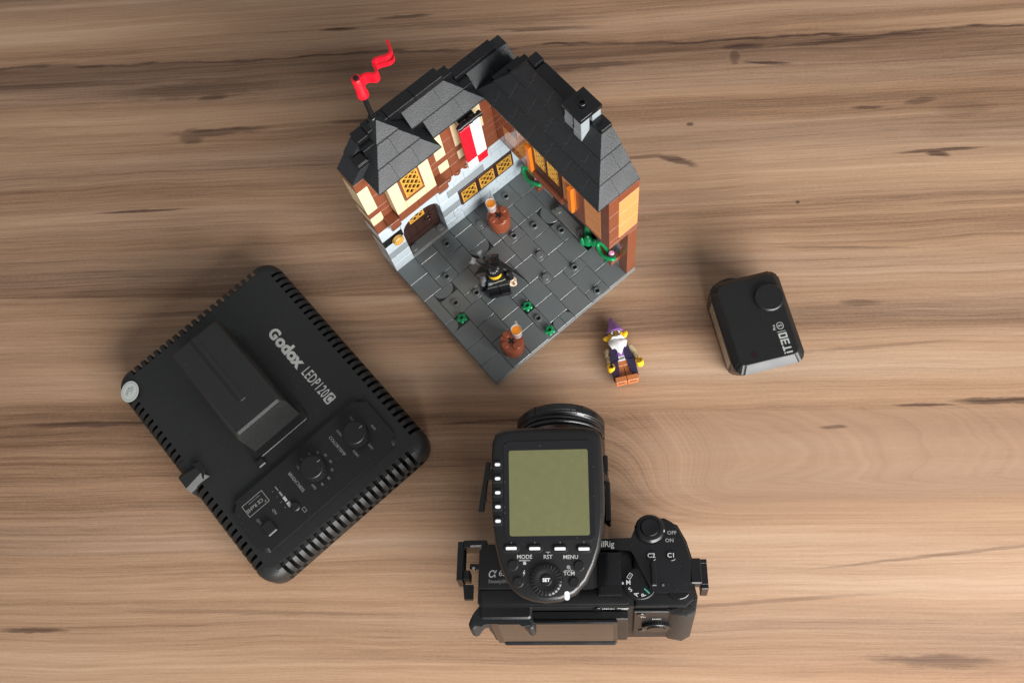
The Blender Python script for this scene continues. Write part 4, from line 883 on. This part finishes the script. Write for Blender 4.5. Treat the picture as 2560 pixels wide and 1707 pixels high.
mb = MB(); [mb.box(a, b, 0, c, d_, .04) for a, b, c, d_ in ((69.3, -21.5, 72.6, -21.2), (69.3, -19.6, 72.6, -19.3), (69.3, -21.2, 69.6, -19.6), (72.3, -21.2, 72.6, -19.6))]; mb.build('battery_icon', 'print_dim', cp, (0, 0, TZ))
for k in range(4): MB().box(45.8 + k * 4.6, -26.0 - .25 * k - .2, 0, 49.4 + k * 4.6, -25.4 + .35 * k - .2, .05).build('level_mark', 'print_grey' if k > 1 else 'print_dim', cp, (0, 0, TZ)); lab('L123'[k], 47.4 + k * 4.6, -29, 1.6)
mb = MB(); [mb.box(a, b, 0, c, d_, .04) for a, b, c, d_ in ((41.3, -50.5, 41.7, -34), (50.3, -50.5, 50.7, -34), (41.7, -50.5, 50.3, -50.1), (41.7, -34.4, 50.3, -34))]; mb.build('label_frame', 'print_dim', cp, (0, 0, TZ))
text('CE RoHS', 3.4, 'print_dim', cp, (46.6, -43.4, TZ), (0, 0, R(-90)), bold=.05); text('MADE IN CHINA', 1.2, 'print_dim', cp, (43.2, -41.5, TZ), (0, 0, R(-90))); text('X', 2.4, 'print_dim', cp, (48.8, -36.2, TZ), (0, 0, R(-90)))
# lettering on the back
text('G', 9, 'print_grey', PN, (-41.2, 37.6, TOPZ + .06), bold=.42, width=7.4, height=8.4)
text('odox', 9, 'print_grey', PN, (-23.0, 37.9, TOPZ + .06), bold=.42, width=27.6, height=9.4, space=.96)
text('LEDP120', 8.2, 'print_grey', PN, (6.5, 37.6, TOPZ + .06), bold=.08, width=24.0, height=7.6, space=1.12)
MB().prism(rrect(19.4, 33.6, 24.8, 41.6, 1.2, 4), TOPZ + .04, TOPZ + .09).build('badge', 'print_grey', PN); text('C', 7.4, 'print_black', PN, (22.1, 37.6, TOPZ + .12), bold=.2, width=3.4, height=6.2)
st = MB().cyl(0, 0, 0, .12, 7.4, 36).build('sticker', 'sticker_white', PN, (-77.5, -62.6, 24.5), (R(15), R(-6), 0))
text('QC', 3.2, 'print_dim', st, (0, 1.9, .16), (0, 0, R(-60)), bold=.03); text('PASS', 2.7, 'print_dim', st, (-1.4, -1.2, .16), (0, 0, R(-60)), bold=.03)
MB().lathe([(6.3, .13), (6.3, .17), (6.1, .17), (6.1, .13)], 36, cap=False).build('sticker_ring', 'print_dim', st)

# ------------------------------------------------------------------ compact flash unit
FL = thing('compact_flash', 'small black flash unit with round knob right of the toy house', 'flash unit', (164.0, -2.4, 0), (0, 0, R(12.5)))
fx, fy = 23.4, 33.0
mb = MB(); bmv = bmesh.new()
lv = [(fx - 1.2, fy - 2, -fy + 10, .2, 4), (fx - .3, fy - .3, -fy + 8, 4, 4), (fx, fy, -fy + 3.4, 18, 4.5), (fx, fy, -fy, 29.6, 4.5), (fx - 3.8, fy - 4.2, -fy + 4.4, 34.2, 2.6), (fx - 4.4, fy - 4.8, -fy + 5.0, 34.6, 2.6)]
def cham(x, y1, y0, c): return [(x, y1 - c), (x - c, y1), (-x + c, y1), (-x, y1 - c), (-x, y0 + c), (-x + c, y0), (x - c, y0), (x, y0 + c)]
rings = [[bmv.verts.new((x, y, z)) for x, y in cham(X_, Y1_, Y0_, c)] for X_, Y1_, Y0_, z, c in lv]
bmv.faces.new(rings[0][::-1]); bmv.faces.new(rings[-1])
for A_, B_ in zip(rings[:-1], rings[1:]):
    for i in range(8): bmv.faces.new((A_[i], A_[(i + 1) % 8], B_[(i + 1) % 8], B_[i]))
bmesh.ops.bevel(bmv, geom=[e for e in bmv.edges if abs(e.verts[0].co.z - e.verts[1].co.z) > 3], offset=1.3, segments=3, affect='EDGES')
mb.frombm(bmv).build('body', 'flash_black', FL, smooth=24)
MB().cyl(11.4, 12.5, 34.2, 34.75, 10.1, 40).build('dial_gap', 'slot_black', FL); MB().cyl(11.4, 12.5, 34.5, 37.2, 9.5, 48, .7).build('dial', 'flash_black', FL, smooth=30)
mb = MB().box(-fx - .55, -21.5, 13, -fx + .6, 21.5, 27.0, .3); mb.build('flash_window', 'flash_lens', FL)
mb = MB().box(-fx - .3, -23.5, 11, -fx + .4, 23.5, 28.6, .2); mb.build('window_surround', 'flash_black', FL)
MB().cyl(0, 0, -4, 9.6, 8.2, 30, 1.0, M=T(-9, fy - 7, 20) @ RX(-90)).build('side_collar', 'flash_black', FL, smooth=40)
MB().prism(rrect(-11.0, -24.4, -7.0, -20.2, .8, 3), 34.55, 34.66).build('sensor_window', 'sensor_red', FL)
# local stroke lettering, reading towards +y with tops towards -x
def strokes(name, rects, mat, z): 
    mb = MB()
    for (u0, v0, u1, v1) in rects: mb.box(12.4 + 2.75 - v1, -26.6 + u0, z, 12.4 + 2.75 - v0, -26.6 + u1, z + .08)
    return mb.build(name, mat, FL)
strokes('letter_i', [(0, 0, 1.0, 4.0), (0, 4.6, 1.0, 5.5)], 'print_grey', 34.6)
strokes('letter_t', [(1.8, 4.5, 5.2, 5.5), (3.0, 0, 4.0, 4.5)], 'print_grey', 34.6)
strokes('digit_three', [(6.0, 4.5, 9.6, 5.5), (6.2, 2.3, 8.7, 3.2), (6.0, 0, 9.6, 1.0), (8.7, 1.0, 9.6, 4.5)], 'print_grey', 34.6)
strokes('digit_zero', [(10.4, 4.5, 14.0, 5.5), (10.4, 0, 14.0, 1.0), (10.4, 1.0, 11.4, 4.5), (13.0, 1.0, 14.0, 4.5)], 'print_grey', 34.6)
MB().box(9.4, -11.6, 34.6, 15.0, -11.3, 34.68).build('divider_print', 'print_grey', FL)
MB().prism(rrect(10.4, -9.9, 14.8, -5.1, 1.9, 5), 34.58, 34.66).build('badge_ring', 'print_grey', FL); MB().prism(rrect(10.8, -9.5, 14.4, -5.5, 1.6, 5), 34.62, 34.69).build('badge_field', 'flash_black', FL)
text('S', 3.4, 'print_grey', FL, (12.6, -7.5, 34.72), (0, 0, R(90)), bold=.06); text('Pro', 2.6, 'print_grey', FL, (8.6, -7.9, 34.68), (0, 0, R(90)), bold=.05)

# ------------------------------------------------------------------ mirrorless camera (tipped forward on its lens)
CA = thing('digital_camera', 'black mirrorless camera with lens and strap lugs beneath the flash trigger', 'camera', (0, -198, 22), (R(-11), 0, 0))
body = MB().prism([(-11.5, 3), (-9, 0), (76, 0), (76, 37), (-8, 37), (-11.5, 33)], 0, 63, ch=1.2, seg=2)
body.prism([(76, 0), (104, 0), (108.6, 4), (109, 26), (105.5, 37), (101, 46), (95, 50), (82, 50), (78.6, 47), (76, 37)], 0, 63, ch=1.6, seg=2)
body.build('body', 'camera_black', CA, smooth=30)
MB().prism([(-10.6, 10), (58, 10), (58, 34), (-7, 34), (-10.6, 28)], 62.8, 66, ch=.8, seg=2).build('top_plate', 'camera_black', CA, smooth=30)
MB().prism(rrect(-9.6, 1.2, 73, 10.2, 1.5, 3), 62.5, 64.4, ch=.6, seg=2).build('rear_shelf', 'camera_black', CA, smooth=30)
MB().prism([(56, 5.5), (69.5, 5.5), (69.5, 30), (56, 30)], 63.5, 66.6, ch=.6, seg=2).build('flash_cover', 'camera_gloss', CA, smooth=30)
MB().prism(rrect(57.5, 6.4, 69.0, 10.6, .6, 2), 66.5, 66.75).build('cover_tab', 'camera_black', CA)
MB().prism([(40, 31.7), (72, 31.7), (75.5, 31), (78, 27), (79.5, 21), (84.5, 9), (88, 6.9), (106.8, 6.8), (108.2, 25), (106.2, 34), (102.4, 43), (99.2, 47), (95, 49.6), (81, 49.6), (79, 47.6), (76, 37.4), (40, 37.4)], 64.2, 66.9, ch=.7, seg=2).build('cage_plate', 'metal_black', CA, smooth=30)
text('SmallRig', 5.0, 'print_grey', CA, (58.4, 34.4, 67.0), bold=.05, sx=.9)
MB().prism(rrect(-10, 2, 106, 38, 4, 4), -14, -.1).build('base_plate', 'metal_black', CA)
# shutter button and power ring
MB().lathe([(8.2, 66.5), (8.4, 68.4), (7.4, 69.8), (5.6, 70.2), (5.4, 69.4)], 36, T(86.4, 42.8, 0), cap=False).build('power_ring', 'metal_black', CA, smooth=40)
MB().lathe([(5.3, 66), (5.3, 70.4), (4.9, 71.2), (3.2, 71.0), (0.01, 70.6)], 32, T(86.4, 42.8, 0), cap=False).build('shutter_button', 'camera_gloss', CA, smooth=40)
MB().box(93.4, 40.6, 67, 94.4, 42.0, 69.2, .2).build('power_mark', 'print_white', CA)
text('OFF', 3.0, 'print_grey', CA, (98.6, 40.6, 67.0), bold=.03); text('ON', 3.0, 'print_grey', CA, (97.0, 36.2, 67.0), bold=.03)
for s_, x in (('C2', 86.4), ('C1', 97.4)):
    MB().cyl(x, 27.3, 66.7, 67.4, 3.0, 24, .25).build('custom_button', 'camera_gloss', CA, smooth=40); text(s_, 3.6, 'print_white', CA, (x, 27.4, 67.46), bold=.06)
MB().box(85.6, 9.8, 66.6, 88.6, 23.8, 69.6, .5).build('thumb_bar', 'metal_black', CA); MB().cyl(92.0, 10.6, 66.8, 67.6, .7, 12).build('screw', 'chrome', CA)
def dial(x, y, r, z0, z1, n=60):
    mb = MB(); mb.prism([((r if k % 2 else r - .28) * math.cos(R(360 * k / n)), (r if k % 2 else r - .28) * math.sin(R(360 * k / n))) for k in range(n)], z0, z1)
    mb.cyl(0, 0, z1 - .05, z1 + .35, r - .5, 40, .3); return mb
md = dial(0, 0, 9.4, 62, 64.9, 84).build('mode_dial', 'camera_black', CA, (79.6, 12.4, 0))
for s_, q in (('M', 176), ('S', 212), ('A', 248), ('P', 284)): text(s_, 3.5, 'print_white', md, (6.6 * math.cos(R(q)), 6.6 * math.sin(R(q)), 65.32), (0, 0, R(q + 180 - 0) if False else R(q - 176)), bold=.05)
mb = MB(); [mb.box(a, b, 0, c, d_, .05) for a, b, c, d_ in ((-1.6, -1.1, 1.6, -.85), (-1.6, .85, 1.6, 1.1), (-1.6, -.85, -1.35, .85), (1.35, -.85, 1.6, .85))]; mb.build('dial_frame_print', 'print_white', md, (-5.6, 4.2, 65.3), (0, 0, R(56))); text('1', 2.0, 'print_white', md, (-5.6, 4.2, 65.32), (0, 0, R(-34)))
MB().prism([(4.6, -6.0), (5.0, -5.2), (2.2, -2.6), (1.7, -3.2)], 0, .06).build('auto_mark', 'print_teal', md, (0, 0, 65.3)); MB().cyl(69.9, 12.6, 64.4, 66.5, .5, 10).build('dial_pointer', 'print_grey', CA)
dial(0, 0, 6.6, 61, 66.0, 60).build('control_dial', 'camera_gloss', CA, (100.8, 9.3, 0))
text('\u03b1', 7.4, 'print_grey', CA, (-3.4, 18.6, 66.1), bold=.02, shear=.2); text('6500', 4.6, 'print_grey', CA, (4.6, 18.5, 66.1), bold=.03, sx=.9); text('SteadyShot', 2.9, 'print_dim', CA, (1.2, 14.0, 66.1))
# rear: finder, eyecup, screen, controls
MB().prism(rrect(-10, -6, 19, 6, 2, 3), 44, 62.5, ch=1).build('viewfinder', 'camera_black', CA, smooth=30)
eo = [(-15.6, -10.8), (-16.4, -8.2), (-15.6, -5.6), (-13.4, -2.2), (-9.8, 3.0), (-8.0, 4.0), (11.6, 4.0), (13.4, 3.0), (17.0, -1.6), (19.6, -5.6), (20.6, -8.6), (20.2, -10.8), (18.6, -11.6), (17.0, -10.8), (15.2, -8.4), (13.2, -7.0), (10.0, -6.4), (-5.6, -6.4), (-8.6, -7.0), (-10.4, -8.6), (-11.6, -10.8), (-13.4, -11.8)][::-1]
MB().prism(eo, 46, 61.5, ch=2.1, seg=5).build('eyecup', 'rubber', CA, smooth=50)
MB().box(-6.7, -5.2, 9, 72.2, -.3, 57, .6).build('screen_back', 'camera_black', CA)
sc = MB().box(-4.5, -7.4, 11.5, 66.2, -5.1, 57.4, .5).build('screen', 'camera_gloss', CA); MB().box(-.5, -7.55, 16, 63.9, -7.38, 56.4).build('screen_glass', 'screen_glass', sc)
MB().box(-1.2, -8.6, 9.6, 65.8, -5.2, 13.4, 1.2).build('screen_lip', 'camera_gloss', CA)
MB().box(75.5, -2.2, 6, 102, -.2, 60, .5).build('control_area', 'camera_black', CA)
MB().prism([(93, 0), (96, -3.6), (104, -5.2), (109.2, -2.5), (111, 6), (109.4, 14), (107, 14), (107, 0)], 6, 61, ch=1.2, seg=2).build('thumb_rest', 'grip_rubber', CA, smooth=40)
MB().prism([(107, 8), (109.8, 8), (110.4, 24), (107, 38), (102.5, 47.5), (95.5, 51), (82, 51), (78, 47.5), (80, 46), (96, 46), (104, 30)], 2, 60).build('grip_skin', 'grip_rubber', CA, smooth=40)
mw = dial(0, 0, 8.2, 0, 2.2, 64); mw.lathe([(5.4, 2.5), (5.2, 3.2), (0.01, 3.3)], 30, cap=False)
mw.build('control_wheel', 'metal_black', CA, (88.4, -2.1, 33), (R(90), 0, 0))
for s_, x, z, sz in (('DISP', 88.4, 45.4, 2.6), ('ISO', 99.4, 35, 2.4), ('Fn', 80.8, 50.2, 2.8), ('C3', 99.5, 24, 2.4), ('WB', 88.4, 21.6, 2.4), ('AF/MF', 69.6, 71.6 - 10.4, 2.4), ('AEL', 70.6, 59.4, 2.4)): text(s_, sz, 'print_grey', CA, (x, -2.3, z) if x > 74 else (x, -.35, z), (R(90), 0, 0), bold=.07)
text('MENU', 2.5, 'print_grey', CA, (61.5, -.35, 60.6), (R(90), 0, 0), bold=.06); MB().cyl(0, 0, 0, .6, 2.4, 20, .2).build('menu_button', 'camera_gloss', CA, (55.5, -.1, 60.2), (R(90), 0, 0))
for x, z in ((79.5, 56), (96.0, 20.5), (81.0, 20.5)): MB().cyl(0, 0, 0, .9, 2.6, 20, .3).build('rear_button', 'camera_gloss', CA, (x, -2.0, z), (R(90), 0, 0), smooth=40)
# strap lugs of the cage
lg = MB(); Ml = T(0, 0, 0)
def loop(x0, x1, y0, y1, z0, z1, w): return MB().box(x0, y0, z0, x1, y0 + w, z1, .3).box(x0, y1 - w, z0, x1, y1, z1, .3).box(x0, y0 + w, z0, x1, y1 - w, z0 + w, .2).box(x0, y0 + w, z1 - w, x1, y1 - w, z1, .2)
loop(-25.0, -21.4, 17.5, 40.5, 44, 57, 2.4).build('strap_lug', 'metal_black', CA)
MB().box(-21.6, 36.8, 46, -8, 41.2, 57.2, .4).box(-21.6, 18.5, 46, -17.5, 24, 55, .4).tube([(-18, 27, 52), (-9, 26.5, 52)], 1.6, 10).build('lug_arm', 'metal_black', CA)
MB().add([(-22, 17, 47), (-16, 17, 47), (-16.5, 9.5, 43), (-21.5, 9.5, 43), (-22, 17, 50), (-16, 17, 50), (-16.5, 9.5, 46), (-21.5, 9.5, 46)], [(3, 2, 1, 0), (4, 5, 6, 7), (0, 1, 5, 4), (1, 2, 6, 5), (2, 3, 7, 6), (3, 0, 4, 7)]).build('lug_foot', 'metal_black', CA)
MB().cyl(-15.5, 25.2, 51.5, 54.6, .9, 12).build('screw', 'chrome', CA); MB().tube([(-17.4, 37.2, 58), (-11, 37.2, 58)], .6, 8).build('lug_pin', 'chrome', CA)
loop(113.4, 117.4, 10.5, 27.5, 46, 60, 2.6).build('strap_lug', 'metal_black', CA); MB().box(107.5, 12.6, 56, 113.8, 27.0, 63.8, .6).build('lug_arm', 'metal_black', CA)
# lens and cap
LX, LZ = 34.5, 32.0
Ml = T(LX, 0, LZ) @ RX(-90)
MB().lathe([(30, 36), (30, 44), (28.6, 46), (29.2, 60), (29.2, 92), (28.0, 96), (28.0, 112), (26.6, 114), (26.6, 120), (27.4, 121), (27.4, 126), (0.01, 126)], 64, Ml, cap=False).build('lens_barrel', 'lens_black', CA, smooth=35)
for yy in (66, 74, 82): 
    n_ = 72; MB().prism([((29.9 if k % 2 else 29.5) * math.cos(R(360 * k / n_)), (29.9 if k % 2 else 29.5) * math.sin(R(360 * k / n_))) for k in range(n_)], yy, yy + 5.5, Ml).build('grip_ring', 'rubber', CA)
MB().lathe([(27.6, 115.2), (28.0, 115.6), (28.0, 116.6), (27.6, 117)], 64, Ml, cap=False).lathe([(27.6, 118), (28.1, 118.3), (28.1, 119.2), (27.6, 119.6)], 64, Ml, cap=False).build('filter_ring', 'metal_black', CA, smooth=35)
cap = MB().lathe([(27.7, 121.4), (28.2, 122), (28.2, 126), (26.0, 128.6), (22, 129.4), (0.01, 129.4)], 64, Ml, cap=False).build('lens_cap', 'lens_black', CA, smooth=35)
for q in (58, 74, 106, 122): MB().box(26.0, -.45, 121.8, 28.35, .45, 127.2, 0, Ml @ RZ(-q) if False else Ml @ RZ(-q)).build('cap_notch', 'slot_black', cap)
MB().lathe([(28.2, 123.2), (28.45, 123.4), (28.45, 126.2), (28.2, 126.4)], 20, Ml, a0=-112, a1=-68, cap=True).build('cap_latch', 'rubber', cap); MB().lathe([(27.5, 121.0), (28.3, 121.0), (28.3, 122.0), (27.5, 122.0)], 8, Ml, a0=-66, a1=-56, cap=True).build('index_mark', 'sticker_white', CA)
MB().box(61, 56, 34, 64.9, 82, 44, .8).box(61, 88, 34, 64.0, 100, 42, .6).build('lens_switch', 'lens_black', CA)

# ------------------------------------------------------------------ flash trigger on the hot shoe
FT = thing('flash_trigger', 'black flash trigger with large green screen mounted on top of camera', 'flash trigger', (30, -140, 122), (R(8), 0, 0))
outl = [(1, 46), (22, 45.6), (27.4, 44.4), (30.0, 41.6), (31.0, 37), (31.4, 10), (31.2, 0), (30.2, -10), (28.4, -19), (25.2, -28), (20.8, -36.6), (14.6, -42.8), (7, -46), (-1, -46.8), (-8.4, -45.8), (-14, -43.6), (-18.6, -40.2), (-22.2, -35), (-25.4, -27), (-27.8, -16), (-29.0, -7), (-29.4, 5), (-29.2, 30), (-28.8, 38), (-27.2, 43), (-23, 45.4), (-14, 46)][::-1]
bmv = bmesh.new()
lv = [(.88, -12), (.965, -8), (.995, -5), (1.0, -3.8), (.996, -2.6), (.984, -1.4), (.965, -.5), (.945, .1), (.925, .38)]
rings = [[bmv.verts.new((x * s_, y * s_, z)) for x, y in outl] for s_, z in lv]
bmv.faces.new(rings[0][::-1]); bmv.faces.new(rings[-1]); n = len(outl)
for A_, B_ in zip(rings[:-1], rings[1:]):
    for i in range(n): bmv.faces.new((A_[i], A_[(i + 1) % n], B_[(i + 1) % n], B_[i]))
MB().frombm(bmv).build('head', 'trigger_black', FT, smooth=50)
MB().prism([(-22, 20), (24, 20), (24, -40), (-14, -42), (-22, -30)], -27, -10.9).prism(rrect(-10, -44, 16, -10, 2, 3), -33, -26.9).build('neck', 'trigger_black', FT)
MB().prism(rrect(-12, -40, 18, -12, 2, 3), -36.5, -32.9).build('shoe_foot', 'metal_black', FT)
MB().prism(rrect(-22.3, -14.2, 26.0, 38.4, 3.0, 5), .2, .75, ch=.3).build('screen_bezel', 'lcd_dark', FT); MB().prism(rrect(-19.5, -11.8, 23.1, 33.6, 1.2, 4), .7, .82).build('screen', 'lcd_green', FT)
def key(x, y, w, h, r):
    k = MB().prism(rrect(x - w / 2, y - h / 2, x + w / 2, y + h / 2, r, 4), .2, 1.35, ch=.4, seg=2).build('key', 'trigger_black', FT, smooth=40)
    MB().prism(rrect(x - w / 2 - .45, y - h / 2 - .45, x + w / 2 + .45, y + h / 2 + .45, r, 4), .2, .42).build('key_gap', 'slot_black', k); return k
for i in range(5):
    y = 26.2 - 7.5 * i; k = key(-25.6, y, 4.6, 4.2, .8); MB().prism(rrect(-27.1, y - .85, -24.1, y + .85, .8, 3), 1.36, 1.46).build('key_light', 'button_white', k)
for i in range(4):
    x, y = (-18.7, -6.2, 7.2, 19.8)[i], -18.1 - .25 * i; k = key(x, y, 8.0, 4.0, 1.9); MB().prism(rrect(x - 2.9, y - .8, x + 2.9, y + .8, .5, 3), 1.36, 1.46).build('key_light', 'button_white', k)
    MB().box(x - .12, -15.9, .44, x + .12, -14.8, .5).build('tick_print', 'print_dim', FT)
def pt(s_, x, y, sz, **k): return text(s_, sz, 'print_grey', FT, (x, y, .45), bold=.03, **k)
pt('MODE', -11.8, -22.6, 2.9); pt('RST', .6, -22.8, 2.9); pt('MENU', 12.6, -23.0, 2.9); pt('TCM', 11.6, -31.4, 2.9)
MB().box(-14.8, -24.3, .40, -8.8, -24.1, .46).box(-14.8, -24.7, .40, -8.8, -24.5, .46).box(-.5, -20.3, .40, 1.9, -20.1, .46).box(.6, -21.2, .40, .85, -20.3, .46).box(9.2, -29.9, .40, 13.8, -29.7, .46).build('line_print', 'print_grey', FT)
MB().box(-12.6, -26.6, .40, -11.0, -25.3, .47).tube([(-12.3, -25.4, .45), (-12.2, -24.9, .45), (-11.4, -24.9, .45), (-11.3, -25.4, .45)], .12, 6).build('lock_print', 'print_grey', FT)
MB().add([(-12.0, -29.4, .46), (-12.9, -31.2, .46), (-12.2, -31.2, .46), (-12.7, -32.8, .46), (-11.4, -30.6, .46), (-12.1, -30.6, .46), (-11.6, -29.4, .46)], [(0, 1, 2, 5, 6), (2, 3, 4, 5)]).build('bolt_print', 'print_grey', FT)
MB().tube([(11.3 + .8 * math.cos(R(q)), -28.1 + .8 * math.sin(R(q)), .45) for q in range(0, 360, 24)], .13, 6, True).tube([(11.9, -28.7, .45), (12.5, -29.3, .45)], .14, 6).box(10.8, -28.2, .4, 11.8, -28.0, .46).box(11.2, -28.6, .4, 11.4, -27.6, .46).build('magnifier_print', 'print_grey', FT)
for x, y in ((-17.9, -26.8), (-15.2, -35.6), (17.0, -27.6), (14.2, -36.0)):
    k = MB().cyl(x, y, .2, 1.3, 2.75, 28, .4).build('round_key', 'trigger_black', FT, smooth=40); MB().lathe([(2.75, .3), (3.15, .3), (3.15, .46), (2.75, .46)], 28, T(x, y, 0), cap=False).build('key_gap', 'slot_black', k)
wx, wy = -.4, -34.6
wh = MB().lathe([(8.9, .2), (9.0, .5), (8.7, .55), (8.5, -.3)], 48, T(wx, wy, 0), cap=False); wh.lathe([(8.4, .2), (8.3, 1.6), (7.4, 2.4), (5.8, 2.6), (4.6, 2.2), (3.4, 1.9), (0.01, 1.9)], 48, T(wx, wy, 0), cap=False)
for k in range(26): wh.box(5.6, -.32, 1.2, 8.25, .32, 2.75, .12, T(wx, wy, 0) @ RZ(360 / 26 * k))
wl = wh.build('jog_wheel', 'trigger_black', FT, smooth=35); MB().cyl(wx, wy, 1.85, 2.5, 2.9, 28, .3).build('set_button', 'trigger_black', wl, smooth=40); text('SET', 2.5, 'button_white', wl, (wx, wy, 2.56), bold=.1)
MB().prism(rrect(8.9, -45.0, 11.6, -40.4, 1.2, 4), .0, .55).build('indicator', 'button_white', FT)
# side lever seen left of the head
MB().add([(-40.6, 2, -40), (-38.0, 2, -40), (-33.4, 30, -36), (-35.6, 30, -36), (-40.6, 2, -32), (-38.0, 2, -32), (-33.4, 30, -30), (-35.6, 30, -30)], [(3, 2, 1, 0), (4, 5, 6, 7), (0, 1, 5, 4), (1, 2, 6, 5), (2, 3, 7, 6), (3, 0, 4, 7)]).box(-38.4, 8, -36, -36, 12, -32, .3).box(-36, 20, -34, -20, 26, -30, .3).build('side_lever', 'metal_black', FT)
